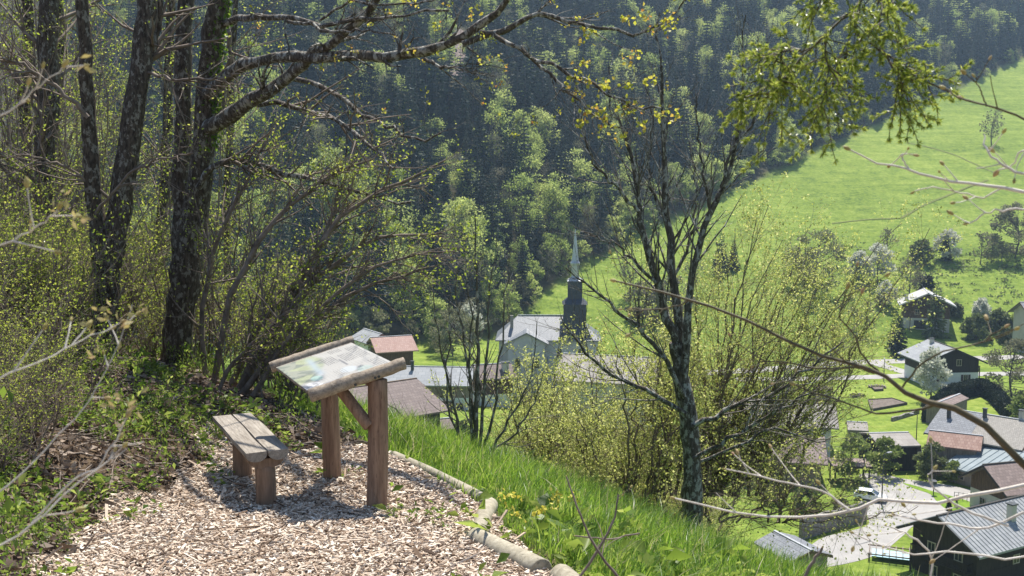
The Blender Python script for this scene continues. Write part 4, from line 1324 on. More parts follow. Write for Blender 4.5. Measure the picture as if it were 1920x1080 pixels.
# positions on the wooded slope, jittered grid, kept out of the meadow and the stony scar
frng = np.random.default_rng(77)
pts = []
step = 5.7
for gy in np.arange(236, 690, step):
    for gx in np.arange(-330, 420, step):
        x = gx + frng.uniform(-.5, .5) * step * .95; y = gy + frng.uniform(-.5, .5) * step * .95
        t = x / y
        if t < -0.40 or t > 0.54: continue
        yb = float(forest_line(np.array([x]))[0])
        if y < yb + 2.5: continue
        if y - yb > 330: continue
        if abs(x + 0.0505 * y) < 3.2 + frng.random() and 347 < y < 402: continue
        pts.append((x, y, y - yb))
pts = np.array(pts)
PZ = ground(pts[:, 0], pts[:, 1])
keepv = PZ / pts[:, 1] < 0.185
pts, PZ = pts[keepv], PZ[keepv]
u = frng.random(len(pts))
patch = wob(pts[:, 0], pts[:, 1], 0.055, 0.7) + 0.55 * wob(pts[:, 0], pts[:, 1], 0.14, 3.0)
edge = np.exp(-pts[:, 2] / 18.0)
left_low = smooth(40, -10, pts[:, 0]) * smooth(90, 30, pts[:, 2])
pb = 0.27 + 0.42 * patch + 0.40 * edge * (pts[:, 0] < 110) + 0.12 * left_low - 0.1 * smooth(60, 0, pts[:, 2]) * (pts[:, 0] > 110)
kind = np.where(u < pb, 1, 0)
kind = np.where((kind == 1) & (frng.random(len(pts)) < 0.30), 2, kind)
order = np.argsort(np.hypot(pts[:, 0], pts[:, 1]))
count = {0: 0, 1: 0, 2: 0}
rest = []
NM = {0: ('spruce_tree', CON, 'dark conifer on the wooded mountainside', 'spruce', 'conifers on the wooded mountainside'),
      1: ('broadleaf_tree', BRO, 'fresh green broadleaf tree among the conifers', 'tree', 'green broadleaf trees on the wooded mountainside'),
      2: ('budding_tree', GRY, 'greyish budding tree among the conifers', 'tree', 'budding trees on the wooded mountainside')}
EL = {0: 'dark conifer on the front edge of the wood, bordering the bright meadow', 1: 'fresh green broadleaf tree on the front edge of the wood, bordering the meadow',
      2: 'greyish budding tree on the front edge of the wood, bordering the meadow'}
for i in order:
    k = int(kind[i]); x, y, e = pts[i]
    sc = (0.62 + 0.55 * frng.random()) * (0.8 if e < 8 else 1.0) * (0.92 if k == 0 else 0.98)
    if k == 0 and frng.random() < .25: sc *= 1.2
    rot = frng.random() * 6.283
    sz = sc * (0.9 + 0.3 * frng.random())
    if count[k] >= 295:
        rest.append((x, y, PZ[i], sc, rot, k)); continue
    count[k] += 1
    nm, lst, lab, cat, grp = NM[k]
    o = bpy.data.objects.new(nm, lst[int(frng.integers(len(lst)))]); COL.objects.link(o)
    o.location = (x, y, PZ[i] - 0.3); o.rotation_euler = (0.03 * frng.normal(), 0.03 * frng.normal(), rot); o.scale = (sc, sc, sz)
    front = e < 14 and x > -5
    zone = ' left of the stony scar' if x < -0.0505 * y else (' between the stony scar and the spire' if x < 0.055 * y else (' behind the bare mossy tree' if x < 0.21 * y else ' above the open meadow, upper right'))
    tag(o, EL[k] if front else lab + zone, cat, grp + (' front edge' if front else zone))


# low bushy trees knitting the edge of the wood together
for k in range(260):
    x = frng.uniform(-60, 330); e = frng.exponential(5.0)
    y = float(forest_line(np.array([x]))[0]) + 1.0 + e
    if not -.30 < x / y < .54: continue
    if x > 120 and frng.random() < .45: continue
    o = bpy.data.objects.new('edge_tree', BSH[int(frng.integers(5))]); COL.objects.link(o)
    s_ = (.5 + .7 * frng.random()) * (1.0 if x < 120 else .7)
    o.location = (x, y, gz(x, y) - .3); o.rotation_euler = (0, 0, frng.random() * 6.28); o.scale = (s_, s_, s_ * (.8 + .5 * frng.random()))
    tag(o, 'low bushy tree filling the foot of the wood along the upper edge of the meadow' if x > 8 else 'low bushy tree at the foot of the wood behind the village, left of the church', 'tree', 'low bushy trees along the meadow edge' if x > 8 else 'low bushy trees behind the village')


def rest_forest(name, lst, k, label):
    """the farthest trees as one mass: instances on points"""
    R_ = [r for r in rest if r[5] == k]
    if not R_: return
    me = bpy.data.meshes.new(name)
    me.vertices.add(len(R_)); me.vertices.foreach_set('co', np.array([(r[0], r[1], r[2] - .3) for r in R_], np.float32).ravel())
    a = me.attributes.new('size', 'FLOAT', 'POINT'); a.data.foreach_set('value', np.array([r[3] for r in R_], np.float32))
    a = me.attributes.new('turn', 'FLOAT_VECTOR', 'POINT'); a.data.foreach_set('vector', np.array([(0, 0, r[4]) for r in R_], np.float32).ravel())
    o = link(name, me); tag(o, label, kind='stuff')
    src = [ob for ob in COL.objects if ob.data is lst[0] and ob.parent is None][:1]
    ng = bpy.data.node_groups.new(name + '_nodes', 'GeometryNodeTree')
    ng.interface.new_socket('Geometry', in_out='INPUT', socket_type='NodeSocketGeometry')
    ng.interface.new_socket('Geometry', in_out='OUTPUT', socket_type='NodeSocketGeometry')
    N = ng.nodes
    gi = N.new('NodeGroupInput'); go = N.new('NodeGroupOutput')
    jn = N.new('GeometryNodeJoinGeometry')
    src = []
    for me_ in lst:
        c = [ob for ob in COL.objects if ob.type == 'MESH' and ob.data == me_]
        if c: src.append(c[0])
    for j, s_ in enumerate(src):
        io = N.new('GeometryNodeInstanceOnPoints')
        oi = N.new('GeometryNodeObjectInfo'); oi.inputs['Object'].default_value = s_; oi.inputs['As Instance'].default_value = True; oi.transform_space = 'ORIGINAL'
        idx = N.new('GeometryNodeInputIndex')
        md = N.new('ShaderNodeMath'); md.operation = 'FLOORED_MODULO'; md.inputs[1].default_value = len(src)
        cm = N.new('ShaderNodeMath'); cm.operation = 'COMPARE'; cm.inputs[1].default_value = j; cm.inputs[2].default_value = 0.1
        ng.links.new(idx.outputs[0], md.inputs[0]); ng.links.new(md.outputs[0], cm.inputs[0])
        ng.links.new(cm.outputs[0], io.inputs['Selection'])
        ng.links.new(gi.outputs[0], io.inputs['Points']); ng.links.new(oi.outputs['Geometry'], io.inputs['Instance'])
        na = N.new('GeometryNodeInputNamedAttribute'); na.data_type = 'FLOAT'; na.inputs['Name'].default_value = 'size'
        nr = N.new('GeometryNodeInputNamedAttribute'); nr.data_type = 'FLOAT_VECTOR'; nr.inputs['Name'].default_value = 'turn'
        ng.links.new(na.outputs[0], io.inputs['Scale']); ng.links.new(nr.outputs[0], io.inputs['Rotation'])
        ng.links.new(io.outputs[0], jn.inputs[0])
    ng.links.new(jn.outputs[0], go.inputs[0])
    o.modifiers.new('scatter', 'NODES').node_group = ng


rest_forest('far_conifer_forest', CON, 0, 'mass of dark conifers high on the far mountainside')
rest_forest('far_broadleaf_forest', BRO, 1, 'mass of fresh green broadleaf trees high on the far mountainside')
rest_forest('far_budding_forest', GRY, 2, 'mass of greyish budding trees high on the far mountainside')
print('forest', len(pts), count, len(rest))

# stony scar in the wood
m_scree = noisy('scree', (0.16, 0.12, 0.11), (0.30, 0.245, 0.225), 1.2, 0.95, 0.8, 4, dist=0.3)
yy = np.linspace(366, 401, 24)
cc = np.c_[-0.0505 * yy + 0.6 * np.sin(yy * .3), yy]
band('stony_scar', cc, 6.5, lambda X, Y: ground(X, Y) + 0.35, m_scree, 'pinkish bare stony scar cutting through the forest')


# ---- single trees of the valley
def valley_tree(px, py, hpx, style, label, w=None, seed=None, d=None, group=None, name='tree', cat='tree'):
    """(px,py): foot of the tree in the photo, hpx: its height in photo pixels"""
    p = at(px, py, d) if d else ground_at(px, py, 60)
    if d: p[2] = gz(p[0], p[1])
    h = hpx * p[1] / F_PX * 1.02
    seed = seed or int(px * 7 + py)
    w = (w * p[1] / F_PX / 2) if w else None
    t = empty(name, (p[0], p[1], p[2]), seed % 6, label, cat, group)
    nl = int(900 + 14 * hpx)
    lf = 0.0035 * p[1] if p[1] > 120 else 0.3
    if style in ('spruce', 'thinspruce', 'larch', 'yew'):
        tr, cr = conifer_mb(h, w or h * (.2 if style != 'thinspruce' else .1), seed, 20 if style != 'yew' else 26, sparse=.3 if style == 'larch' else 0)
        m = {'spruce': L_dark, 'thinspruce': L_dark, 'yew': L_dark, 'larch': L_olive}[style]
    elif style == 'bare':
        tr, cr = broad_mb(h, w or h * .28, seed, 350, lf * .55, .22, clumps=30); m = L_grey
    elif style == 'blossom':
        tr, cr = broad_mb(h, w or h * .38, seed, nl, lf * .75, .22, clumps=30); m = L_blossom
    elif style == 'pale':
        tr, cr = broad_mb(h, w or h * .38, seed, nl, lf * .8, .12, clumps=30); m = L_pale
    elif style == 'olive':
        tr, cr = broad_mb(h, w or h * .42, seed, nl * 1.3, lf * .8, .06, clumps=36); m = L_olive
    elif style == 'grey':
        tr, cr = broad_mb(h, w or h * .5, seed, nl * 1.6, lf * .6, .06, clumps=44); m = L_grey
    elif style == 'ivy':
        tr, cr = broad_mb(h, w or h * .3, seed, nl, lf * .8, .1, clumps=26); m = L_dark
    tr.build('trunk', B_far, t); cr.build('crown', m, t)
    return t


VT = [
    (1612, 527, 52, 'blossom', 'small blossoming tree left of the taller white one on the meadow'),
    (1645, 532, 72, 'blossom', 'tall white blossoming tree standing alone low on the meadow'),
    (1662, 492, 62, 'bare', 'bare spreading tree behind the tall white blossoming tree'),
    (1712, 491, 32, 'bare', 'small bare tree touching the round olive one on the meadow'),
    (1729, 494, 42, 'olive', 'round olive tree with its own shadow in the middle of the meadow'),
    (1838, 496, 58, 'bare', 'slender bare tree right of the ivy-clad blossom tree'),
    (1859, 494, 36, 'bare', 'low crooked dark tree, first of the pair right of the slender bare tree'),
    (1877, 490, 36, 'bare', 'low crooked dark tree, nearer the big grey bush'),
    (1902, 484, 100, 'grey', 'big grey-brown leafless tree mass at the right picture edge'),
    (1705, 562, 76, 'bare', 'tall bare tree just left of the brown chalet'),
    (1722, 556, 50, 'bare', 'shorter bare tree touching the roof of the brown chalet'),
    (1737, 553, 34, 'ivy', 'small dark ivy-covered stump tree behind the brown chalet roof'),
    (1660, 576, 46, 'blossom', 'low whitish blossom bush above the pair of dark spruces'),
    (1648, 575, 26, 'bare', 'thin sapling left of the whitish bush'),
    (1752, 634, 112, 'larch', 'tall soft green spruce hiding the middle of the brown chalet'),
    (1674, 660, 70, 'spruce', 'dark spruce, left and paler of the pair beside the drive'),
    (1685, 670, 84, 'spruce', 'dark spruce, right and taller of the pair beside the drive'),
    (1855, 642, 62, 'thinspruce', 'thin dark columnar conifer right of the drive'),
    (1896, 640, 52, 'yew', 'dark dense yew in front of the grey-roofed chalet'),
    (1886, 648, 34, 'olive', 'rounded dark shrub by the drive at the right'),
    (1830, 640, 50, 'olive', 'broad olive bush right of the tall soft spruce'),
    (1840, 606, 44, 'blossom', 'whitish blossom bush on the slope right of the brown chalet'),
    (1792, 596, 24, 'olive', 'dark low shrub against the right wall of the brown chalet'),
    (1870, 622, 40, 'olive', 'dark green shrub behind the thin columnar conifer'),
    (1859, 272, 66, 'bare', 'lone thin tree high on the open meadow'),
    (1626, 632, 66, 'bare', 'bare tree above the main road, in front of a hazy bush'),
    (1600, 620, 48, 'bare', 'small bare tree beside the tall twiggy bush'),
    (1530, 545, 118, 'grey', 'grey twiggy tree rising behind the twiggy bush onto the meadow'),
    (1352, 512, 80, 'spruce', 'dark spruce in front of the tiny pale cabin'),
    (1375, 505, 56, 'spruce', 'smaller dark spruce right of the tiny pale cabin'),
    (1746, 752, 100, 'blossom', 'big white blossoming tree against the dark timbered chalet'),
    (1598, 905, 92, 'pale', 'pale leafy tree behind the carport'),
    (1660, 895, 74, 'pale', 'round yellow-green tree in front of the flat-roofed barn'),
    (1752, 902, 72, 'olive', 'dense olive tree in front of the red tile barn'),
    (1788, 905, 40, 'pale', 'low fresh green bush below the blue-grey metal roof'),
    (1900, 752, 116, 'grey', 'pale brownish tree at the right edge beside the hedge'),
    (1908, 800, 56, 'pale', 'pale green shrub at the right edge above the shingle house'),
    (1779, 958, 26, 'spruce', 'tiny dark spruce on the verge beside the big chalet'),
    (1180, 560, 90, 'bare', 'bare tree beyond the church tower at the meadow foot'),
    (1205, 600, 70, 'grey', 'grey bush right of the church tower'),
    (1255, 610, 95, 'grey', 'grey-green thicket between the church and the upper road'),
    (1300, 560, 80, 'bare', 'bare tree on the meadow behind the tall mossy tree'),
    (850, 668, 90, 'grey', 'grey budding tree between the pink-roofed barn and the church'),
    (822, 655, 70, 'pale', 'pale green tree right of the pink-roofed barn'),
    (880, 640, 70, 'blossom', 'white flowering bush left of the church'),
    (868, 826, 36, 'olive', 'dark shrub beside the low white-walled shed'),
    (700, 640, 60, 'grey', 'grey budding tree behind the white house'),
    (640, 660, 80, 'olive', 'olive tree behind the lectern, left of the white house'),
    (1450, 940, 60, 'olive', 'dark leafy bush above the stone retaining wall'),
    (1515, 962, 50, 'olive', 'dark leafy bush at the right end of the retaining wall'),
    (1578, 968, 30, 'olive', 'low bush between the retaining wall and the hatchback'),
]
for (px, py, h, st, lab) in VT:
    if px == 1746: valley_tree(px, py, h, st, lab, w=58)
    elif st in ('olive', 'grey') and h < 130: valley_tree(px, py, h, st, lab, w=h * 1.0)
    else: valley_tree(px, py, h, st, lab)
# blossom tree grown through by ivy: two crowns on one stem
t = valley_tree(1776, 490, 56, 'blossom', 'white blossoming tree with a dark ivy-clad stem on the meadow', w=46)
p = ground_at(1776, 490, 60); h = 52 * p[1] / F_PX
_tr, cr = broad_mb(h, h * .16, 9, 900, 0.8, .02, clumps=16); o = cr.build('ivy', L_dark, t)

# ---- trimmed hedge, L-shaped
def hedge():
    pts_ = [at_z(1736, 792, -47)[:2], at_z(1782, 752, -47)[:2], at_z(1838, 738, -47)[:2], at_z(1862, 752, -47)[:2], at_z(1896, 790, -47)[:2]]
    c = np.array(pts_).mean(0)
    t = empty('hedge', (c[0], c[1], -47), 0, 'tall dark clipped hedge bending around the timbered chalet garden', 'hedge')
    mb = MB()
    for a, b in zip(pts_[:-1], pts_[1:]):
        a, b = np.array(a) - c, np.array(b) - c
        L = np.linalg.norm(b - a); u_ = (b - a) / L; n_ = np.array([-u_[1], u_[0]])
        N = int(L * 330)
        s_ = rng.random(N) * L; face = rng.random(N)
        across = np.where(face < .45, -0.85, np.where(face < .6, 0.85, rng.uniform(-.85, .85, N))) + .08 * rng.normal(size=N)
        z = np.where(face < .6, rng.uniform(0, 3.0, N), 3.0 + .07 * rng.normal(size=N)) + 0.12 * np.sin(s_ * 1.1)
        pos = np.c_[a[0] + u_[0] * s_ + n_[0] * across, a[1] + u_[1] * s_ + n_[1] * across, z]
        mb.leaves(pos, rng.normal(size=(N, 3)) + np.array([0, 0, .4]), 0.3, 0.2, tint=rng.random(N))
        mb.box(((a + b)[0] / 2, (a + b)[1] / 2, 1.4), (L, 1.5, 2.9), rz=math.atan2(u_[1], u_[0]), tint=0.0)
    mb.build('clipped_leaves', L_dark, t)


hedge()


def tussocks():
    """rank tufts along the lower edge of the meadow"""
    P = []
    for _ in range(420):
        px = rng.uniform(1555, 1915); py = 497 + 9 * math.sin(px * .03) + 13 * rng.normal()
        if rng.random() < .35: py = rng.uniform(500, 575)
        P.append((px, py))
    mb = MB()
    pts_ = np.array([ground_at(a, b, 200) for a, b in P])
    idx = np.repeat(np.arange(len(pts_)), 9); m = len(idx)
    sc = np.exp(rng.normal(0, .4, len(pts_)))[idx]
    pos = pts_[idx] + rng.normal(size=(m, 3)) * np.array([.5, .5, .0]) * sc[:, None]
    mb.leaves(pos, rng.normal(size=(m, 3)) * [1, 1, .3] + [0, 0, .9], .55 * sc, .3 * sc, .2)
    tag(mb.build('meadow_tussocks', L_olive, kind='stuff'), 'darker rank tufts of grass along the bottom of the meadow')


tussocks()
# ------------------------------------------------------------------ foreground materials
def wood_mat(name, dark, light, stretch, rough=0.75, knots=True, scale=6.0):
    m, nt, b = nmat(name)
    f = noise(nt, scale, 6, stretch=stretch, rough=0.65)
    f2 = noise(nt, 1.7, 3)
    mixv = mathn(nt, 'ADD', mathn(nt, 'MULTIPLY', f, 0.7), mathn(nt, 'MULTIPLY', f2, 0.3))
    c = ramp(nt, mixv, [(0.34, dark), (0.62, light)])
    if knots:
        v = nt.nodes.new('ShaderNodeTexVoronoi'); v.inputs['Scale'].default_value = 3.2
        tc = nt.nodes.new('ShaderNodeTexCoord'); nt.links.new(tc.outputs['Object'], v.inputs['Vector'])
        k = ramp(nt, v.outputs['Distance'], [(0.03, (1, 1, 1)), (0.08, (0, 0, 0))])
        c = mixc(nt, k, c, tuple(0.35 * x for x in dark))
    cracks = ramp(nt, noise(nt, scale * 1.4, 4, stretch=tuple(1.6 * q for q in stretch)), [(0.36, (1, 1, 1)), (0.4, (0, 0, 0))])
    c = mixc(nt, mathn(nt, 'MULTIPLY', cracks, 0.55), c, tuple(0.4 * x for x in dark))
    nt.links.new(c, b.inputs['Base Color'])
    b.inputs['Roughness'].default_value = rough
    b.inputs['Specular IOR Level'].default_value = 0.25
    bump(nt, b, f, 0.5, 0.01)
    return m


W_post = wood_mat('post_wood', (0.15, 0.085, 0.055), (0.34, 0.22, 0.145), (7, 7, 0.6))
W_rail = wood_mat('rail_wood', (0.17, 0.13, 0.095), (0.40, 0.33, 0.25), (7, 7, 7))
W_seat = wood_mat('seat_wood', (0.15, 0.125, 0.10), (0.36, 0.32, 0.27), (9, 0.7, 9), knots=False)
W_leg = wood_mat('leg_wood', (0.13, 0.085, 0.055), (0.30, 0.20, 0.135), (7, 7, 0.6), knots=False)
W_log = wood_mat('edging_wood', (0.22, 0.19, 0.135), (0.42, 0.38, 0.29), (5, 5, 5), knots=True, scale=4)


def bound_tube(name, mat, parent, pts, rad, K=12, sides=16, rough=0.012, wig=0.0, tint=0.5):
    p, r = spline(pts, rad, K, 0.0)
    if wig: p[1:-1] += wig * rng.normal(size=p[1:-1].shape)
    # fade radius at both ends for a softened arris
    p = np.concatenate([p[:1] + (p[1] - p[0]) * 0.0, p[:1] + (p[1] - p[0]) * 0.05, p[1:-1], p[-1:] - (p[-1] - p[-2]) * 0.05, p[-1:]])
    r = np.concatenate([[r[0] * 0.93], [r[0]], r[1:-1], [r[-1]], [r[-1] * 0.93]])
    mb = MB(); mb.tubes(p, r, sides, cap=True, rough=rough, tint=tint)
    return mb.build(name, mat, parent)


def grd(px, py):
    return ground_at(px, py, 4.0)


# ------------------------------------------------------------------ bench
def bench():
    z = -2.055
    nl, nr_ = at_z(468, 853, z), at_z(534, 838, z)
    fl, fr = at_z(399, 778, z), at_z(471, 775, z)
    u_ = nrm(((fl + fr) - (nl + nr_)) / 2); L = float(np.linalg.norm(((fl + fr) - (nl + nr_)) / 2))
    c = (nl + nr_ + fl + fr) / 4
    rot = math.atan2(u_[1], u_[0]) - math.pi / 2             # local +y runs to the far end
    g = gz(c[0], c[1])
    t = empty('bench', (c[0], c[1], g), rot, 'low rustic bench of two half-log planks on round posts', 'bench')
    top = z - g
    wd = 0.152
    for k, s_ in enumerate((-1, 1)):
        # half-log plank: flat top, rounded underside
        n = 9
        N = 13
        ys_ = np.linspace(-L / 2, L / 2, N); v = []
        for yv in ys_:
            cx = s_ * (wd / 2 + 0.004) + 0.0025 * math.sin(yv * 7 + k)
            w_ = wd / 2 * (1 + 0.02 * math.sin(yv * 5 + 2 * k))
            ring = [(cx - w_ * .96, yv, top - .002), (cx + w_ * .96, yv, top - .002 + .001 * math.sin(yv * 9))]
            for j in range(n):
                a = math.pi * (j + 0.5) / n
                ring.append((cx + w_ * math.cos(a), yv, top - 0.012 - 0.062 * math.sin(a) ** 0.8))
            v += ring
        M_ = n + 2
        q = [[i * M_ + a, i * M_ + (a + 1) % M_, (i + 1) * M_ + (a + 1) % M_, (i + 1) * M_ + a] for i in range(N - 1) for a in range(M_)]
        mb = MB(); mb.add(v, quads=q)
        for base, fl_ in ((0, 1), ((N - 1) * M_, 0)):
            vv = v[base:base + M_]
            mb.add(vv, tris=[[0, a, a + 1] if fl_ else [0, a + 1, a] for a in range(1, M_ - 1)])
        o = mb.build('plank', W_seat, t, smooth=False)
    for s_, yy in ((1, L / 2 - 0.33), (-1, -L / 2 + 0.10)):
        x0 = 0.0
        gl = -0.12
        leg = bound_tube('leg', W_leg, t, [(x0, yy, gl), (x0 + .004, yy, .2), (x0, yy, top - 0.13)], [0.074, 0.072, 0.07], 6, 18)
        # notched cross piece under the planks
        prof = []
        for j in range(11):
            a = math.pi * j / 10
            prof.append((0.128 * math.cos(a), yy - 0.062, top - 0.068 - 0.075 * math.sin(a)))
        mb = MB(); mb.prism(prof, (0, 0.124, 0)); mb.build('cross_piece', W_leg, t, smooth=False)


bench()


# ------------------------------------------------------------------ lectern with the printed panel
def lectern():
    A, B = at(583, 741, 7.33), at(751, 683, 7.55)          # near rail, left and right ends
    D, C = at(514, 688, 7.98), at(660, 640, 8.20)          # far rail
    c0 = (A + B + C + D) / 4
    g = gz(c0[0], c0[1])
    O = np.array([c0[0], c0[1], g])
    t = empty('lectern', O, 0, 'log lectern with a sloping weathered information panel', 'information board')
    A, B, C, D = A - O, B - O, C - O, D - O
    nv = nrm(np.cross(B - A, D - A)); nv = nv if nv[2] > 0 else -nv
    # board: a slab, then the print on it as a fine coloured sheet
    e = 0.0
    th = 0.022
    ins = lambda s, q: A * (1 - s) * (1 - q) + B * s * (1 - q) + C * s * q + D * (1 - s) * q
    top = [ins(0.012, 0.0), ins(0.975, 0.0), ins(0.975, 1.0), ins(0.012, 1.0)]
    mb = MB(); v = np.array(top + [p - nv * th for p in top])
    mb.add(v, quads=[[0, 1, 2, 3], [7, 6, 5, 4], [0, 4, 5, 1], [1, 5, 6, 2], [2, 6, 7, 3], [3, 7, 4, 0]])
    board = mb.build('board', W_seat, t, smooth=False)
    # print: s runs up the slope (bottom edge at the left), q across
    ns, nq = 150, 110
    S, Q = np.meshgrid(np.linspace(0.016, 0.971, ns), np.linspace(0.05, 0.95, nq), indexing='ij')
    P = (A[None, None] * ((1 - S) * (1 - Q))[..., None] + B * (S * (1 - Q))[..., None] + C * (S * Q)[..., None] + D * ((1 - S) * Q)[..., None]) + nv * 0.0025
    r = np.random.default_rng(3)
    col = np.ones((ns, nq, 3)) * np.array([0.40, 0.385, 0.355])
    def blotch(fs, fq, ph): return 0.5 + 0.5 * np.sin(S * fs + ph + 2 * np.sin(Q * fq)) * np.cos(Q * fq * 1.3 + ph)
    col *= (0.93 + 0.09 * blotch(9, 7, 1))[..., None]
    col *= (1 - 0.07 * (np.sin(S * 160) > 0.55) * (blotch(3, 5, 2) > .45))[..., None]
    def paint(mask, c, a=1.0):
        m = (np.clip(mask, 0, 1) * a)[..., None]
        col[:] = col * (1 - m) + np.array(c) * m
    def ell(s0, q0, a, b): return np.clip(3 * (1 - ((S - s0) / a) ** 2 - ((Q - q0) / b) ** 2), 0, 1)
    # valley picture at the low left part: wooded slope, pasture, blue lake curve
    pic = smooth(0.40, 0.30, S + 0.14 * np.sin(Q * 6)) * smooth(0.26, 0.34, Q)
    paint(pic, (0.26, 0.27, 0.21), 0.9)
    paint(pic * (blotch(26, 21, 0.4) > .55), (0.16, 0.18, 0.15), 0.75)
    paint(pic * smooth(.5, .62, blotch(11, 9, 2)), (0.36, 0.39, 0.22), 0.6)
    lake = np.exp(-((S - (0.30 + 0.16 * (Q - .4))) / 0.045) ** 2) * smooth(.3, .45, Q) * smooth(1.0, .8, Q)
    paint(lake, (0.32, 0.38, 0.42), 0.75)
    paint(ell(0.10, 0.16, 0.12, 0.13), (0.30, 0.30, 0.31), 0.85)
    paint(ell(0.10, 0.16, 0.12, 0.13) * (blotch(60, 50, 1) > .5), (0.62, 0.61, 0.6), 0.8)
    paint(ell(0.25, 0.10, 0.13, 0.07), (0.25, 0.23, 0.24), 0.6)
    paint(ell(0.70, 0.18, 0.09, 0.10), (0.32, 0.40, 0.36), 0.6)
    paint(ell(0.57, 0.30, 0.10, 0.09), (0.44, 0.48, 0.50), 0.6)
    paint(ell(0.22, 0.34, 0.07, 0.07), (0.30, 0.45, 0.40), 0.7)
    paint(ell(0.45, 0.12, 0.06, 0.05), (0.46, 0.42, 0.26), 0.6)
    # blocks of text lines (illegible in the photograph): rows run across the panel
    for (s0, s1, q0, q1) in ((0.46, 0.60, 0.56, 0.78), (0.42, 0.54, 0.20, 0.38), (0.66, 0.80, 0.50, 0.74), (0.82, 0.94, 0.12, 0.36), (0.82, 0.94, 0.48, 0.86), (0.63, 0.78, 0.82, 0.92)):
        blk = (S > s0) & (S < s1) & (Q > q0) & (Q < q1)
        row = np.sin((S - s0) * 2 * math.pi / 0.0255) > 0.1
        word = r.random((ns, nq)) > 0.15
        paint((blk & row & word).astype(float), (0.13, 0.125, 0.12), 0.75)
    paint(((np.abs(S - 0.62) < .013) & (Q > .42) & (Q < .62)).astype(float), (0.12, 0.12, 0.13), 0.7)
    # weathering streaks and specks
    paint((r.random((ns, nq)) > 0.996).astype(float), (0.2, 0.19, 0.17), 0.8)
    me_b = MB()
    i = np.arange(ns - 1)[:, None] * nq + np.arange(nq - 1)[None, :]
    q = np.stack([i, i + nq, i + nq + 1, i + 1], -1).reshape(-1, 4)
    me_b.add(P.reshape(-1, 3), quads=q)
    m, nt, b = nmat('weathered_print')
    an = nt.nodes.new('ShaderNodeAttribute'); an.attribute_name = 'ink'
    nt.links.new(an.outputs['Color'], b.inputs['Base Color']); b.inputs['Roughness'].default_value = 0.45; b.inputs['Specular IOR Level'].default_value = 0.4
    me = me_b.mesh('print', m)
    at_ = me.attributes.new('ink', 'FLOAT_COLOR', 'POINT')
    at_.data.foreach_set('color', np.concatenate([col.reshape(-1, 3), np.ones((ns * nq, 1))], 1).astype(np.float32).ravel())
    link('print', me, board)
    # rails: round logs along both long edges
    up = nv * 0.012
    e1 = nrm(B - A)
    bound_tube('rail', W_rail, t, [A - e1 * .02 + up - nrm(D - A) * .035, (A + B) / 2 + up - nrm(D - A) * .035, B + e1 * .02 + up - nrm(D - A) * .035], [0.048, 0.047, 0.046], 14, 16, wig=.002)
    e2 = nrm(C - D)
    bound_tube('rail', W_rail, t, [D - e2 * .02 - up * .6 + nrm(D - A) * .03, (C + D) / 2 - up * .6 + nrm(D - A) * .03, C + e2 * .02 - up * .6 + nrm(D - A) * .03], [0.042, 0.042, 0.04], 14, 16, wig=.002)
    for s_ in (0.44, 0.66, 0.70):
        q0 = A + (B - A) * s_ + up - nrm(D - A) * .035; out = nrm(-nrm(D - A) - nv * .35)
        bm_ = MB(); bm_.tubes(np.array([q0 + out * .040, q0 + out * .0505]), np.array([.011, .010]), 10, cap=True); bm_.build('bolt', M_metal, t, smooth=False)
    # posts: the near one under the near rail, the far one under the far rail
    Rb = at(705, 957, 7.44) - O; Rb[2] = gz(Rb[0] + O[0], Rb[1] + O[1]) - g - 0.1
    Rt = A + (B - A) * 0.72 - nv * 0.05 + nrm(D - A) * 0.0
    bound_tube('post', W_post, t, [Rb, (Rb + Rt) / 2 + [0.008, 0, 0], Rt], [0.077, 0.074, 0.070], 10, 20, rough=0.008)
    Lb = at(624, 899, 8.17) - O; Lb[2] = gz(Lb[0] + O[0], Lb[1] + O[1]) - g - 0.1
    Lt = D + (C - D) * 0.67 - nv * 0.04
    bound_tube('post', W_post, t, [Lb, (Lb + Lt) / 2, Lt], [0.073, 0.070, 0.067], 10, 20, rough=0.008)
    # cross beam under the board and the slanting brace
    bound_tube('cross_beam', W_post, t, [Rt - nv * .045 - nrm(D - A) * .03, Lt - nv * .045 + nrm(D - A) * .03], [0.045, 0.045], 6, 14)
    br0 = at(693, 800, 7.44) - O
    br1 = A + (B - A) * 0.36 + nrm(D - A) * 0.16 - nv * 0.055
    bound_tube('brace', W_post, t, [br0, br1], [0.044, 0.042], 6, 14)
    return t


lectern()

# ------------------------------------------------------------------ edging logs
LOGS = [([(738, 858), (800, 889), (862, 921), (914, 951)], (0.04, 0.046, 0.05, 0.054), 'long low edging log at the far end of the path, half sunk in chips'),
        ([(918, 958), (908, 985), (898, 1012)], (0.062, 0.06, 0.06), 'thick pale edging log turning towards the viewer at the bend'),
        ([(892, 1022), (948, 1052), (1015, 1090)], (0.062, 0.066, 0.07), 'thick cracked edging log nearest the viewer'),
        ]
for pts_, rad, lab in LOGS:
    rad = [1.02 * q for q in rad]
    w = [grd(*p) for p in pts_]
    for k, q in enumerate(w): q[2] += rad[k] * (0.45 if 'far' in lab else 0.6)
    o = bound_tube('edging_log', W_log, None, w, rad, 10, 16, rough=.012)
    tag(o, lab, 'edging log', 'logs edging the path')
# further logs towards the camera, outside the frame
a = grd(1015, 1082); o = bound_tube('edging_log', W_log, None, [a + [0.1, -0.16, .05], (0.62, 4.4, gz(0.62, 4.4) + .03), (0.95, 3.4, gz(.95, 3.4) + .03)], [.07, .07, .07], 10, 16)
tag(o, 'edging log just leaving the bottom of the picture', 'edging log', 'logs edging the path')


# ------------------------------------------------------------------ wood chips
def scatter_path(n, ylo=4.2, yhi=9.9):
    x = rng.uniform(-4.4, 1.0, n); y = rng.uniform(ylo, yhi, n)
    k = on_path(x, y)
    return x[k], y[k]


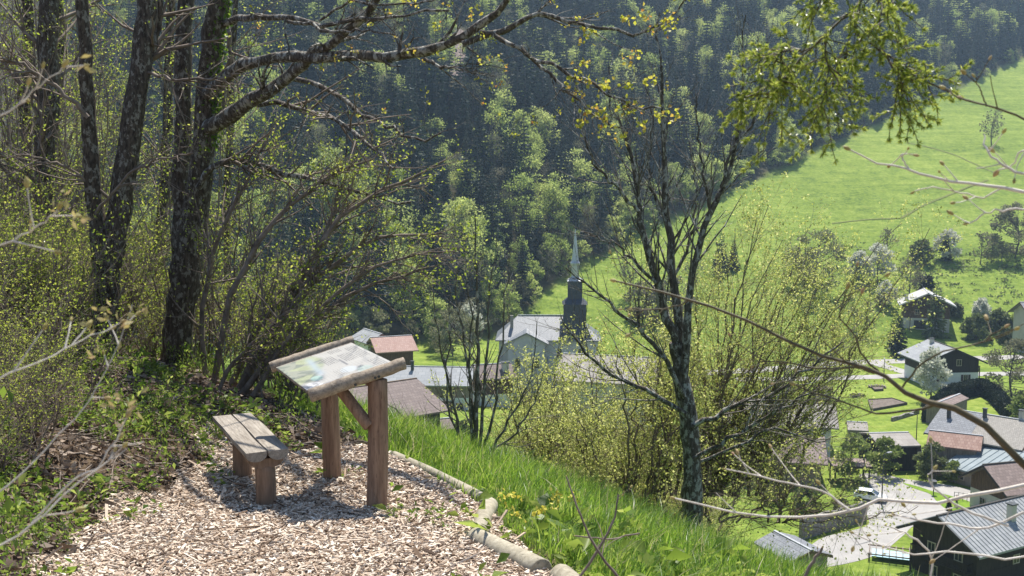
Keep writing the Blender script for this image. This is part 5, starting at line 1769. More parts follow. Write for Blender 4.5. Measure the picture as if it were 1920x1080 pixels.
C_chip = tinted('wood_chip', [(0.0, (0.075, 0.05, 0.036)), (0.14, (0.22, 0.15, 0.10)), (0.36, (0.45, 0.34, 0.25)), (0.65, (0.64, 0.53, 0.42)), (1.0, (0.80, 0.73, 0.62))], 0.85, spec=0.15)


def chips(name, x, y, lo, hi, label, wr=(.25, .6), tint_bias=0.0, lift=0.03):
    n = len(x)
    L = np.exp(rng.uniform(math.log(lo), math.log(hi), n)); W = L * rng.uniform(wr[0], wr[1], n); H = rng.uniform(.003, .009, n)
    a = np.where(rng.random(n) < .45, rng.normal(0.1, .5, n), rng.uniform(0, 6.283, n))
    tilt = rng.normal(0, .28, n); roll = rng.normal(0, .33, n)
    z = ground(x, y) + lift + rng.uniform(0.0, .028, n)
    ux = np.stack([np.cos(a) * np.cos(tilt), np.sin(a) * np.cos(tilt), np.sin(tilt)], 1)
    vx = np.stack([-np.sin(a), np.cos(a), 0 * a], 1); vx = nrm(vx * np.cos(roll)[:, None] + np.array([[0, 0, 1.0]]) * np.sin(roll)[:, None])
    wx = np.cross(ux, vx)
    c = np.stack([x, y, z], 1)
    hl, hw, hh = (L / 2)[:, None], (W / 2)[:, None], (H / 2)[:, None]
    tp = rng.uniform(.45, 1.0, n)[:, None]; tp2 = rng.uniform(.45, 1.0, n)[:, None]
    V = np.stack([c - ux * hl - vx * hw * tp - wx * hh, c + ux * hl - vx * hw * tp2 - wx * hh, c + ux * hl + vx * hw * tp2 - wx * hh, c - ux * hl + vx * hw * tp - wx * hh,
                  c - ux * hl - vx * hw * tp + wx * hh, c + ux * hl - vx * hw * tp2 + wx * hh, c + ux * hl + vx * hw * tp2 + wx * hh, c - ux * hl + vx * hw * tp + wx * hh], 1)
    q0 = np.array([[4, 5, 6, 7], [0, 1, 5, 4], [1, 2, 6, 5], [2, 3, 7, 6], [3, 0, 4, 7]])
    q = (q0[None] + (np.arange(n) * 8)[:, None, None]).reshape(-1, 4)
    tint = np.clip(rng.beta(2.2, 2.0, n) + tint_bias + 0.1 * rng.normal(size=n), 0, 1)
    mb = MB(); mb.add(V.reshape(-1, 3), quads=q, tint=np.repeat(tint, 8))
    return tag(mb.build(name, C_chip, smooth=False, kind='stuff'), label)


x, y = scatter_path(125000)
chips('wood_chips', x, y, .010, .047, 'loose pale wood chips covering the path')
x, y = scatter_path(620)
chips('bark_strips', x, y, .07, .24, 'long curled strips of bark and wood lying on the chips', wr=(.06, .13), tint_bias=-.25, lift=.045)
# ------------------------------------------------------------------ plants near the camera
BK_mossy = bark_mat('mossy_bark', (0.035, 0.027, 0.02), (0.125, 0.10, 0.078), (0.22, 0.205, 0.17), 0.6, 18)
BK_lichen = bark_mat('lichen_bark', (0.045, 0.037, 0.03), (0.16, 0.135, 0.11), (0.33, 0.32, 0.285), 0.75, 17)
BK_twig = noisy('twig_bark', (0.09, 0.068, 0.052), (0.28, 0.225, 0.18), 8, 0.8, 0)
BK_pale = noisy('pale_twig_bark', (0.50, 0.44, 0.37), (0.78, 0.71, 0.62), 30, 0.6, 0.3, 60, dist=0.003)
BK_olive = noisy('olive_twig_bark', (0.06, 0.05, 0.025), (0.13, 0.105, 0.055), 30, 0.55, 0.3, 60, dist=0.003)
BK_grey = bark_mat('grey_bark', (0.08, 0.07, 0.06), (0.21, 0.185, 0.16), (0.42, 0.40, 0.36), 0.6, 12)
LF_thicket = leaf_mat('thicket_leaves', [(0.0, (0.10, 0.14, 0.02)), (0.5, (0.20, 0.26, 0.045)), (1.0, (0.34, 0.38, 0.09))], 0.55, 0.5, tcol=[(0.0, (0.26, 0.36, 0.03)), (0.5, (0.45, 0.54, 0.07)), (1.0, (0.64, 0.64, 0.14))])
LF_yellow = leaf_mat('maple_flowers', [(0.0, (0.24, 0.25, 0.03)), (0.5, (0.38, 0.36, 0.06)), (0.93, (0.48, 0.44, 0.10)), (1.0, (0.4, 0.16, 0.06))], 0.55, 0.5, tcol=[(0.0, (0.44, 0.46, 0.05)), (0.6, (0.66, 0.62, 0.10)), (1.0, (0.6, 0.3, 0.08))])
LF_bush = leaf_mat('bush_leaves', [(0.0, (0.22, 0.25, 0.07)), (0.5, (0.36, 0.39, 0.12)), (1.0, (0.50, 0.51, 0.21))], 0.55, 0.5, tcol=[(0.0, (0.46, 0.50, 0.11)), (0.6, (0.64, 0.67, 0.20)), (1.0, (0.78, 0.76, 0.34))])
LF_ground = leaf_mat('ground_plants', [(0.0, (0.05, 0.09, 0.018)), (0.5, (0.11, 0.18, 0.032)), (1.0, (0.22, 0.28, 0.06))], 0.5, 0.45, tcol=[(0.0, (0.14, 0.25, 0.03)), (0.6, (0.30, 0.41, 0.06)), (1.0, (0.46, 0.52, 0.13))])
LF_dead = leaf_mat('dead_leaves', [(0.0, (0.07, 0.045, 0.03)), (0.5, (0.20, 0.14, 0.10)), (1.0, (0.42, 0.34, 0.27))], 0.2, 0.8)
LF_grass = leaf_mat('grass_blades', [(0.0, (0.045, 0.10, 0.016)), (0.5, (0.10, 0.19, 0.028)), (0.9, (0.19, 0.28, 0.055)), (1.0, (0.42, 0.38, 0.2))], 0.5, 0.4, tcol=[(0.0, (0.12, 0.26, 0.025)), (0.55, (0.28, 0.43, 0.05)), (0.9, (0.44, 0.54, 0.11)), (1.0, (0.5, 0.45, 0.24))], spec=0.5)
LF_bud = leaf_mat('buds', [(0.0, (0.40, 0.33, 0.12)), (0.6, (0.52, 0.45, 0.20)), (1.0, (0.46, 0.30, 0.18))], 0.35, 0.5)
LF_needle = leaf_mat('fresh_needles', [(0.0, (0.10, 0.16, 0.02)), (0.5, (0.22, 0.30, 0.05)), (1.0, (0.42, 0.46, 0.12))], 0.5, 0.3, tcol=[(0.0, (0.28, 0.38, 0.03)), (1.0, (0.62, 0.64, 0.14))], spec=0.6)
LF_flower = leaf_mat('yellow_flowers', [(0.0, (0.62, 0.52, 0.06)), (1.0, (0.75, 0.68, 0.16))], 0.4, 0.5)


def wpath(pts, d, wpx, K=14, wig=0.012):
    """pixel polyline -> world spline; d: depth or list; wpx: widths in photo pixels at the nodes"""
    n = len(pts)
    ds = np.full(n, d) if np.isscalar(d) else np.interp(np.linspace(0, 1, n), np.linspace(0, 1, len(d)), d)
    ws = np.interp(np.linspace(0, 1, n), np.linspace(0, 1, len(wpx)), wpx)
    P = np.array([at(p[0], p[1], q) for p, q in zip(pts, ds)])
    R = ws * ds / F_PX / 2 * (0.82 if np.mean(ds) < 3 else 1.0)
    return spline(P, R, K, wig)


def limb(name, mat, parent, pts, d, wpx, K=16, sides=10, rough=0.06, wig=0.012):
    P, R = wpath(pts, d, wpx, K, wig)
    mb = MB(); mb.tubes(P, R, sides, cap=True, rough=rough)
    mb.build(name, mat, parent)
    return P, R


def twiggery(parent, Ps, levels, bark, leafmat=None, leaf=None, twig_name='twigs', leaf_name='foliage', sides=(4, 3, 3), lf_levels=None):
    """levels: list of dicts for grow(); builds one twig part and one leaf part (uncountable)"""
    P = np.stack([p for p, r in Ps]); R = np.stack([r for p, r in Ps])
    mb = MB(); lb = MB(); allp = []
    for k, lv in enumerate(levels):
        P, R = grow(P, R, **lv)
        mb.tubes(P, R, sides[min(k, 2)], tint=rng.random(len(P)))
        allp.append(P)
    mb.build(twig_name, bark, parent, kind='stuff')
    if leafmat is not None:
        for li in (lf_levels or [len(levels) - 1]):
            n, t0, L, wr, spread, droop = leaf
            pos, d = on_twigs(allp[li], n, t0, spread, droop)
            sz = L * rng.uniform(.55, 1.3, len(pos))
            lb.leaves(pos, d, sz, sz * rng.uniform(wr[0], wr[1], len(pos)), 0.2)
        lb.build(leaf_name, leafmat, parent, kind='stuff')
    return allp


# ---------------- big trees on the left
def tree_root(px, py, d, label, name='tree'):
    p = at(px, py, d); p[2] = gz(p[0], p[1])
    t = empty(name, p, 0, label, 'tree')
    return t, p


def local(t, PR):
    P, R = PR
    return P - np.array(t.location), R


def limb_l(name, mat, t, *a, **k):
    PR = wpath(*a, **{q: v for q, v in k.items() if q in ('K', 'wig')})
    P, R = local(t, PR)
    mb = MB(); mb.tubes(P, R, k.get('sides', 10), cap=True, rough=k.get('rough', 0.06))
    mb.build(name, mat, t)
    return P, R


def forked_tree():
    t, p = tree_root(192, 760, 11.5, 'dark forked tree with lichen patches standing behind the left bank')
    d = 11.5
    b1 = limb_l('trunk', BK_mossy, t, [(190, 790), (191, 740), (194, 660), (197, 580), (200, 520), (205, 470)], d, [66, 54, 50, 48, 46, 40], K=18, sides=16, wig=.008)
    s1 = limb_l('stem', BK_mossy, t, [(197, 540), (184, 450), (176, 350), (168, 250), (160, 130), (155, 0), (150, -120)], [11.5, 11.5, 11.4, 11.3], [34, 32, 30, 27, 24, 22, 18], K=18, sides=14, wig=.01)
    s2 = limb_l('stem', BK_mossy, t, [(203, 500), (222, 400), (240, 290), (256, 180), (268, 80), (276, -20), (285, -140)], [11.5, 11.6, 11.7, 11.8], [46, 42, 40, 38, 34, 32, 26], K=18, sides=14, wig=.01)
    s3 = limb_l('branch', BK_mossy, t, [(270, 150), (288, 90), (298, 20), (310, -60)], 11.8, [16, 13, 12, 9], K=18, sides=8)
    q = [limb_l('branch', BK_twig, t, pts, dd, w, K=18, sides=6) for pts, dd, w in (
        ([(180, 400), (240, 330), (300, 300), (360, 290)], [11.4, 10.8], [6, 3]), ([(225, 390), (150, 330), (90, 300), (30, 290)], [11.6, 11], [7, 3]),
        ([(165, 220), (100, 160), (40, 120), (-20, 110)], [11.3, 10.8], [9, 4]), ([(262, 130), (330, 150), (400, 148), (450, 140)], [11.7, 11], [7, 3]), ([(196, 600), (130, 560), (60, 540), (10, 545)], [11.4, 10.4], [6, 3]))]
    twiggery(t, q + [s3], [dict(n=16, L=(.4, 1.1), ang=(.4, 1.2), K=5, up=.1, wig=.15), dict(n=3, L=(.15, .45), ang=(.4, 1.1), K=4, wig=.15)], BK_twig, LF_thicket, (2, .3, .034, (.4, .7), .01, 0.0))


def main_tree():
    t, p = tree_root(335, 780, 12.6, 'big mossy tree with long lichen-covered branches reaching over the valley')
    d = 12.6
    tr = limb_l('trunk', BK_mossy, t, [(322, 800), (326, 740), (333, 660), (342, 560), (352, 480), (362, 420)], d, [86, 66, 56, 54, 54, 52], K=18, sides=18, wig=.01)
    s1 = limb_l('stem', BK_mossy, t, [(355, 470), (366, 390), (378, 300), (386, 220), (392, 140), (402, 60), (414, -20), (428, -110)], [12.6, 12.5, 12.4], [50, 48, 44, 42, 40, 40, 38, 32], K=18, sides=16, wig=.01)
    s2 = limb_l('stem', BK_mossy, t, [(340, 520), (340, 430), (341, 330), (343, 230), (344, 130), (346, 20), (350, -100)], [12.8, 13.0], [34, 32, 31, 30, 30, 29, 26], K=18, sides=14, wig=.01)
    B = {}
    def br(key, pts, dd, w, sides=8, mat=BK_lichen, wig=.014):
        B[key] = limb_l('branch', mat, t, pts, dd, w, K=18, sides=sides, wig=wig, rough=.1)
    br('long', [(388, 178), (440, 132), (480, 116), (520, 108), (580, 104), (640, 104), (700, 105), (760, 103), (815, 93), (860, 70), (905, 45), (945, 18), (965, -20)], [12.3, 10.4, 9.4], [24, 22, 21, 20, 20, 19, 19, 18, 15, 12, 9], sides=10)
    br('second', [(392, 240), (430, 215), (470, 188), (520, 160), (545, 138), (580, 112), (620, 84), (655, 56), (690, 22), (715, -15)], [12.4, 11.2, 10.0], [30, 28, 26, 22, 18, 17, 15, 14], sides=10)
    br('outer', [(868, 82), (905, 70), (945, 62), (975, 42), (1010, 28), (1060, 34), (1105, 46), (1150, 58), (1200, 64), (1240, 48), (1268, 20), (1285, -10)], [9.8, 9.2], [12, 11, 10, 8, 7, 6, 5, 4, 3], sides=7)
    br('droop_a', [(900, 60), (960, 82), (1010, 112), (1060, 138), (1110, 158), (1150, 180), (1200, 205), (1240, 205)], [9.6, 9.2], [9, 8, 7, 5, 4, 3], sides=7)
    br('droop_b', [(975, 86), (1010, 120), (1050, 158), (1080, 190), (1130, 225), (1175, 245)], [9.6, 9.2], [7, 6, 5, 4, 2.5], sides=6)
    br('tip', [(795, 110), (830, 124), (865, 130), (895, 133)], [9.9, 9.6], [7, 5, 4], sides=6)
    br('low', [(462, 196), (505, 196), (540, 197), (575, 208), (605, 216), (640, 232), (680, 262), (715, 290), (735, 320)], [12.6, 10.0], [12, 10, 9, 8, 6, 4], sides=7)
    br('mid', [(545, 147), (585, 158), (630, 176), (670, 205), (705, 228), (740, 242), (790, 262), (830, 246)], [12.6, 10.0], [10, 9, 8, 7, 5, 3], sides=7)
    br('high', [(420, 45), (450, 36), (490, 33), (540, 35), (590, 40), (640, 40), (700, 32), (760, 26), (840, 22)], [12.4, 9.4], [13, 12, 11, 9, 7, 5, 4], sides=8)
    br('high_b', [(540, 40), (590, 52), (640, 60), (690, 58), (750, 70)], [11.0, 9.6], [7, 6, 4, 3], sides=6)
    br('arch', [(372, 352), (385, 325), (415, 305), (455, 300), (495, 312), (540, 330), (600, 342), (660, 352), (720, 374), (770, 378)], [12.3, 11.6], [13, 12, 11, 10, 9, 7, 5, 4], sides=7)
    br('top', [(600, 38), (660, 2), (720, 10), (790, 4), (850, -12)], [10.9, 9.0], [5, 4, 3], sides=6)
    br('overhead', [(430, -110), (520, -70), (620, -60), (720, -75), (820, -95)], [12.2, 10.2, 9.6], [16, 13, 10, 6, 3], sides=7)
    br('overhead_b', [(420, -60), (500, -130), (600, -170), (700, -190), (790, -180)], [12.2, 9.8, 9.0], [16, 13, 10, 6, 3], sides=7)
    br('fine', [(430, 60), (432, 120), (420, 180), (410, 230)], [12.8, 12.8], [9, 6], sides=6, mat=BK_twig)
    keys = ['outer', 'droop_a', 'droop_b', 'tip', 'high', 'high_b', 'top', 'long', 'mid', 'low', 'second', 'overhead', 'overhead_b']
    Pm = [B[k] for k in keys]
    tw = twiggery(t, Pm, [dict(n=10, L=(.35, 1.0), ang=(.35, 1.1), K=6, up=.12, wig=.16, rs=.45, t0=.25), dict(n=4, L=(.12, .4), ang=(.4, 1.1), K=4, wig=.18)], BK_lichen)
    # clusters of yellow-green flowers near the outer ends
    lb = MB()
    outer = np.concatenate([tw[1]])
    sel = rng.random(len(outer)) < np.where(outer[:, -1, 0] + t.location[0] > -3.0, .20, .22)
    tips = outer[sel][:, -1]
    n = 7
    pos = np.repeat(tips, n, 0) + .018 * rng.normal(size=(len(tips) * n, 3))
    lb.leaves(pos, rng.normal(size=pos.shape) + [0, 0, -.2], .032 * rng.uniform(.6, 1.3, len(pos)), .024 * rng.uniform(.6, 1.3, len(pos)), .25)
    # heavier bunches on the far tips seen against the valley
    for key in ('outer', 'droop_a', 'droop_b'):
        P = B[key][0]
        for k in range(9, 18):
            for _ in range(1):
                c = P[k] + .10 * rng.normal(size=3) + [0, 0, .02]
                m = 14; pp = c + .03 * rng.normal(size=(m, 3))
                lb.leaves(pp, rng.normal(size=(m, 3)), .045, .034, .25)
    lb.build('flower_clusters', LF_yellow, t, kind='stuff')
    twiggery(t, [B['arch'], B['fine'], B['low']], [dict(n=18, L=(.4, 1.1), ang=(.4, 1.2), K=5, up=.15, wig=.15), dict(n=5, L=(.15, .45), ang=(.4, 1.1), K=4, wig=.15)], BK_twig, LF_thicket, (2, .3, .032, (.4, .7), .01, 0.0), twig_name='lower_twigs', leaf_name='foliage')
    # ivy on the stem
    P, R = s1
    k = rng.integers(6, 17, 420); a = rng.uniform(-.6, 1.4, 420)
    pos = P[k] + (R[k] * 1.05)[:, None] * np.stack([np.cos(a), -np.sin(a), 0 * a], 1) + .04 * rng.normal(size=(420, 3)) * [0.3, 0.3, 2]
    lb = MB(); lb.leaves(pos, rng.normal(size=(420, 3)) + [0.3, -.3, -.4], .05, .045, .1, tint=rng.random(420) * .5)
    lb.build('ivy', LF_ground, t, kind='stuff')


def back_tree(pts, d, w, label, nb=6):
    t, p = tree_root(pts[0][0], pts[0][1], d, label)
    tr = limb_l('trunk', BK_mossy, t, pts, d, w, K=18, sides=12, wig=.02)
    twiggery(t, [tr], [dict(n=22, L=(1.0, 2.4), ang=(.5, 1.2), K=18, up=.3, wig=.05, rs=.25, t0=.2), dict(n=8, L=(.4, 1.0), ang=(.4, 1.1), K=5, wig=.14), dict(n=2, L=(.15, .4), ang=(.4, 1.1), K=4, wig=.15)], BK_twig, LF_thicket, (2, .3, .05, (.4, .7), .02, 0.0))


forked_tree()
main_tree()
back_tree([(78, 740), (80, 560), (84, 380), (88, 200), (90, 60), (92, -120)], 14.5, [46, 42, 40, 38, 36, 30], 'dark straight tree at the far left behind the thicket')
back_tree([(30, 720), (38, 500), (46, 300), (52, 100), (56, -100)], 17.5, [26, 24, 22, 20, 18], 'thin dark tree at the left picture edge')
back_tree([(112, 700), (108, 480), (104, 260), (110, 60), (118, -100)], 18.5, [24, 22, 20, 18, 16], 'slender tree between the far left trunk and the forked tree')
back_tree([(420, 640), (424, 420), (432, 200), (440, 20), (446, -100)], 19.0, [14, 13, 12, 10, 9], 'slender grey sapling behind the big mossy tree')
back_tree([(290, 690), (300, 480), (312, 260), (318, 60), (322, -100)], 18.0, [22, 20, 18, 16, 14], 'slender tree between the forked tree and the big mossy tree')


# ---------------- thicket of leafing shrubs on the left
def shrub_proto(seed, h, lean, stems, leaf=.036, nl=3):
    global rng
    keep = rng; rng = np.random.default_rng(seed)
    t = empty('leafing_shrub')
    K = 10
    P = np.zeros((stems, K, 3)); R = np.zeros((stems, K))
    for i in range(stems):
        a = rng.uniform(0, 6.28); l = h * rng.uniform(.6, 1.1)
        dirv = np.array([math.cos(a) * .35 + lean, math.sin(a) * .35, 1.0]); dirv /= np.linalg.norm(dirv)
        p = np.array([.18 * rng.normal(), .18 * rng.normal(), -.1])
        for k in range(K):
            P[i, k] = p
            dirv = nrm(dirv + np.array([lean * .12, 0, -.02]) + .09 * rng.normal(size=3))
            p = p + dirv * l / (K - 1)
        R[i] = np.linspace(.012 + .008 * rng.random(), .003, K)
    mb = MB(); mb.tubes(P, R, 6); mb.build('stem', BK_twig, t)
    P1, R1 = grow(P, R, 11, (.35, 1.0), (.4, 1.1), K=6, up=.25, wig=.14, t0=.12)
    P2, R2 = grow(P1, R1, 5, (.15, .45), (.4, 1.2), K=4, up=.1, wig=.16)
    mb = MB(); mb.tubes(P1, R1, 3); mb.tubes(P2, R2, 3); mb.build('twigs', BK_twig, t, kind='stuff')
    lb = MB()
    for PP, n in ((P2, nl), (P1, 2)):
        pos, d = on_twigs(PP, n, .25, .012, 0.0)
        sz = leaf * rng.uniform(.5, 1.35, len(pos))
        lb.leaves(pos, d, sz, sz * rng.uniform(.4, .75, len(pos)), .2)
    lb.build('foliage', LF_thicket, t, kind='stuff')
    rng = keep
    return t


protos = [shrub_proto(31, 2.6, .15, 10, .030, 3), shrub_proto(32, 3.4, .25, 10, .029, 3), shrub_proto(33, 2.0, .05, 11, .03, 3), shrub_proto(34, 1.1, 0.0, 11, .027, 3), shrub_proto(35, 5.2, .1, 12, .027, 4)]
srng = np.random.default_rng(9)
spots = []
for k in range(400):
    px = srng.uniform(-60, 740); d = srng.uniform(10.2, 19)
    x = (px - 960) / F_PX * d; y = d
    s_ = float(edge_s(np.array([x]), np.array([y]))[0])
    if s_ > 0.9 or on_path(np.array([x]), np.array([y - .5]))[0]: continue
    if 110 < px < 430 and d < 12.8: continue
    if any((x - q[0]) ** 2 + (y - q[1]) ** 2 < .62 ** 2 for q in spots): continue
    if px > 530 and d > 12.2: continue
    if px > 560: continue
    spots.append((x, y, px, s_))
spots = spots[:90]
for (px, d) in ((-40, 8.4), (40, 9.0), (-10, 10.2), (60, 10.6), (-50, 7.2), (20, 11.5), (95, 12.3), (-60, 9.4), (10, 7.9)):
    spots.append(((px - 960) / F_PX * d, d, px, -3.0))
used = set()
for (x, y, px, s_) in spots:
    i = int(srng.integers(4)) if px < 480 else int(srng.choice([0, 2, 3]))
    if y < 12.9 and px < 430: i = 3
    elif y < 11.3: i = 3 if srng.random() < .7 else 2
    if px > 600: i = 3
    if y > 13.2 and px < 430 and srng.random() < .6: i = 4
    t = protos[i]
    if i in used: t = copy_tree(protos[i])
    used.add(i)
    t.location = (x, y, gz(x, y)); t.rotation_euler = (0, 0, srng.uniform(-1.2, 1.2)); sc = srng.uniform(.8, 1.25) * (.75 if y < 9.9 else 1) * (.5 if 120 < px < 420 and y < 13 else 1); t.scale = (sc, sc, sc)
    low = i in (2, 3)
    zone = 'on the bank at the far left' if px < 120 else ('around the foot of the forked tree' if px < 270 else ('around the foot of the big mossy tree' if px < 410 else 'behind the bench and the lectern'))
    tag(t, ('low leafing shrub ' if low else 'tall leafing shrub with thin brown stems ') + zone, 'shrub', ('low' if low else 'tall') + ' leafing shrubs ' + zone)
for i, pr in enumerate(protos):
    if i not in used:
        for c in list(pr.children): bpy.data.objects.remove(c)
        bpy.data.objects.remove(pr)


def arching_shrub():
    p = at(470, 760, 11.0); p[2] = gz(p[0], p[1])
    t = empty('arching_shrub', p, 0, 'tall arching shrub leaning right over the valley above the lectern', 'shrub')
    L = []
    for pts, dd, w in (
        ([(430, 760), (470, 690), (510, 620), (560, 560), (610, 510), (680, 460), (760, 440), (830, 442)], [11.2, 11.0], [20, 18, 15, 12, 9, 5, 3]),
        ([(440, 750), (490, 660), (530, 590), (575, 500), (620, 430), (690, 370), (760, 340), (835, 300)], [11.3, 11.2], [18, 16, 13, 11, 9, 6, 3]),
        ([(420, 750), (480, 620), (560, 520), (610, 440), (630, 380), (650, 330)], [11.4, 11.6], [14, 12, 9, 7, 5, 3]),
        ([(440, 755), (510, 670), (590, 600), (670, 545), (750, 520), (810, 500)], [10.9, 10.6], [14, 12, 10, 7, 5, 2.5]),
        ([(400, 740), (420, 600), (470, 480), (530, 400), (590, 350), (640, 320), (700, 300)], [11.6, 11.6], [14, 12, 10, 8, 6, 3]),
        ([(470, 750), (540, 640), (620, 560), (700, 500), (790, 480), (850, 470)], [10.8, 10.5], [12, 10, 8, 6, 4, 2]),
        ([(390, 740), (380, 600), (400, 470), (440, 380), (480, 300), (500, 260)], [11.8, 12.0], [12, 10, 9, 7, 5, 3]),
        ([(400, 760), (430, 690), (480, 640), (520, 600), (560, 570)], [10.9, 10.8], [9, 8, 6, 4, 2])):
        L.append(limb_l('stem', BK_twig, t, pts, dd, w, K=14, sides=7))
    twiggery(t, L, [dict(n=26, L=(.4, 1.05), ang=(.3, 1.0), K=7, up=.15, wig=.13, t0=.15, rs=.5), dict(n=5, L=(.2, .55), ang=(.4, 1.1), K=4, up=.05, wig=.15), ],
             BK_twig, LF_thicket, (4, .2, .034, (.4, .75), .012, 0.0))


arching_shrub()


# ---------------- small bare multi-stem tree in the middle
def small_bare():
    p = at(893, 826, 13.0); g = gz(p[0], p[1])
    t = empty('bare_sapling', (p[0], p[1], g), 0, 'small bare many-stemmed tree in front of the long grey house', 'tree')
    L = []
    z0 = (893, 880)
    for pts, w in (
        ([(893, 870), (893, 760), (896, 640), (894, 520), (892, 400)], [18, 14, 10, 7, 3]), ([(886, 870), (884, 780), (872, 660), (858, 560), (850, 450)], [13, 10, 7, 5, 2]),
        ([(900, 870), (906, 760), (914, 640), (920, 540), (928, 440)], [13, 10, 7, 5, 2]), ([(905, 870), (925, 770), (938, 660), (950, 560), (957, 470)], [11, 8, 6, 4, 2]),
        ([(880, 870), (856, 780), (834, 690), (818, 600), (806, 520)], [12, 9, 6, 4, 2]), ([(908, 875), (945, 800), (975, 750), (998, 690), (1010, 600)], [10, 8, 6, 4, 2]),
        ([(884, 860), (850, 800), (836, 700), (846, 600), (838, 520)], [9, 7, 5, 4, 2]), ([(910, 850), (960, 820), (1000, 760), (1020, 700)], [9, 7, 5, 2]),
        ([(895, 860), (880, 700), (884, 600), (872, 480)], [10, 7, 5, 2]), ([(878, 850), (836, 830), (790, 800), (740, 770), (712, 740)], [6, 5, 4, 2])):
        L.append(limb_l('stem', BK_grey, t, pts, [13.0, 12.8], [.62 * q for q in w], K=14, sides=8, wig=.015))
    twiggery(t, L, [dict(n=18, L=(.25, .75), ang=(.3, .9), K=6, up=.35, wig=.10, t0=.2, rs=.45), dict(n=1, L=(.1, .3), ang=(.3, .8), K=4, up=.2, wig=.1)], BK_grey)


small_bare()


# ---------------- tall mossy tree on the slope, right of centre
def slope_tree():
    d = 12.8
    p = at(1300, 975, d); g = gz(p[0], p[1])
    t = empty('mossy_tree', (p[0], p[1], g), 0, 'tall bare mossy tree standing below the grass slope right of centre', 'tree')
    tr = limb_l('trunk', BK_lichen, t, [(1302, 1040), (1299, 960), (1297, 880), (1291, 800), (1281, 730), (1274, 680), (1270, 640)], d, [46, 40, 35, 34, 32, 30, 26], K=18, sides=16, wig=.01)
    B = []
    for pts, dd, w in (
        ([(1272, 660), (1255, 600), (1236, 540), (1216, 470), (1200, 400), (1190, 320), (1172, 260), (1150, 190), (1140, 120)], [12.8, 12.6], [24, 22, 20, 18, 14, 11, 8, 5, 3]),
        ([(1273, 650), (1268, 570), (1260, 500), (1250, 430), (1247, 340), (1246, 260), (1240, 180), (1237, 100), (1234, 20)], [12.8, 13.0], [26, 22, 20, 17, 14, 11, 8, 5, 3]),
        ([(1284, 700), (1290, 600), (1304, 500), (1322, 430), (1345, 370), (1366, 320), (1384, 260), (1395, 180), (1392, 90), (1396, 30)], [12.7, 12.4], [22, 20, 18, 17, 15, 12, 9, 6, 4, 2]),
        ([(1335, 400), (1322, 330), (1310, 260), (1306, 180)], [12.6, 12.4], [9, 7, 5, 2]), ([(1352, 350), (1372, 290), (1418, 200), (1430, 120), (1420, 60)], [12.5, 12.2], [9, 7, 5, 2]),
        ([(1200, 400), (1160, 350), (1120, 310), (1100, 260), (1085, 200)], [12.6, 12.2], [10, 8, 6, 4, 2]), ([(1232, 530), (1180, 480), (1140, 450), (1090, 440)], [12.7, 12.3], [9, 7, 5, 2]),
        ([(1283, 745), (1258, 690), (1225, 645), (1180, 600), (1140, 570), (1105, 535), (1060, 500)], [12.7, 12.0], [13, 12, 10, 8, 6, 3]),
        ([(1285, 775), (1240, 745), (1190, 720), (1140, 700), (1100, 660), (1068, 625), (1050, 590)], [12.6, 12.0], [12, 11, 9, 7, 5, 3]),
        ([(1296, 800), (1350, 775), (1400, 755), (1450, 740), (1500, 700), (1545, 670), (1580, 640)], [12.7, 12.2], [14, 12, 10, 8, 6, 3]),
        ([(1300, 860), (1350, 830), (1400, 800), (1460, 770), (1510, 740), (1570, 750)], [12.6, 12.0], [12, 10, 9, 7, 5, 3]),
        ([(1297, 870), (1400, 830), (1460, 800), (1520, 830), (1570, 815)], [12.8, 12.6], [8, 7, 6, 4, 2]),
        ([(1262, 520), (1300, 440), (1305, 350), (1290, 260)], [12.9, 13.0], [9, 7, 5, 2]), ([(1250, 420), (1215, 330), (1222, 240), (1210, 150)], [12.9, 13.0], [8, 6, 4, 2])):
        B.append(limb_l('branch', BK_lichen, t, pts, dd, [.76 * q for q in w], K=16, sides=8, wig=.02, rough=.08))
    tw = twiggery(t, B, [dict(n=28, L=(.4, 1.3), ang=(.3, .9), K=6, up=.55, wig=.09, t0=.15, rs=.34, taper=.4), dict(n=2, L=(.12, .4), ang=(.4, 1.0), K=4, up=.2, wig=.14)], BK_grey)


slope_tree()


# ---------------- leafing bushes on the slope behind it
def fan_bush(px, py, d, fans, label, leafmat, leaf, n1, n2, nl, name='bush', L1=(.5, 1.4)):
    p = at(px, py, d); g = gz(p[0], p[1])
    t = empty(name, (p[0], p[1], g), 0, label, 'bush')
    B = []
    for pts, w in fans:
        B.append(limb_l('stem', BK_twig, t, pts, [d, d + rng.uniform(-1.2, 1.2)], [.55 * q for q in w], K=14, sides=6, wig=.03))
    twiggery(t, B, [dict(n=n1, L=L1, ang=(.25, .9), K=7, up=.25, wig=.11, t0=.02, rs=.4, taper=.3), dict(n=n2, rs=.45, L=(.25, .7), ang=(.3, .9), K=4, up=.15, wig=.12)], BK_twig, leafmat, (nl, .2, leaf, (.5, .8), .02, 0.0))


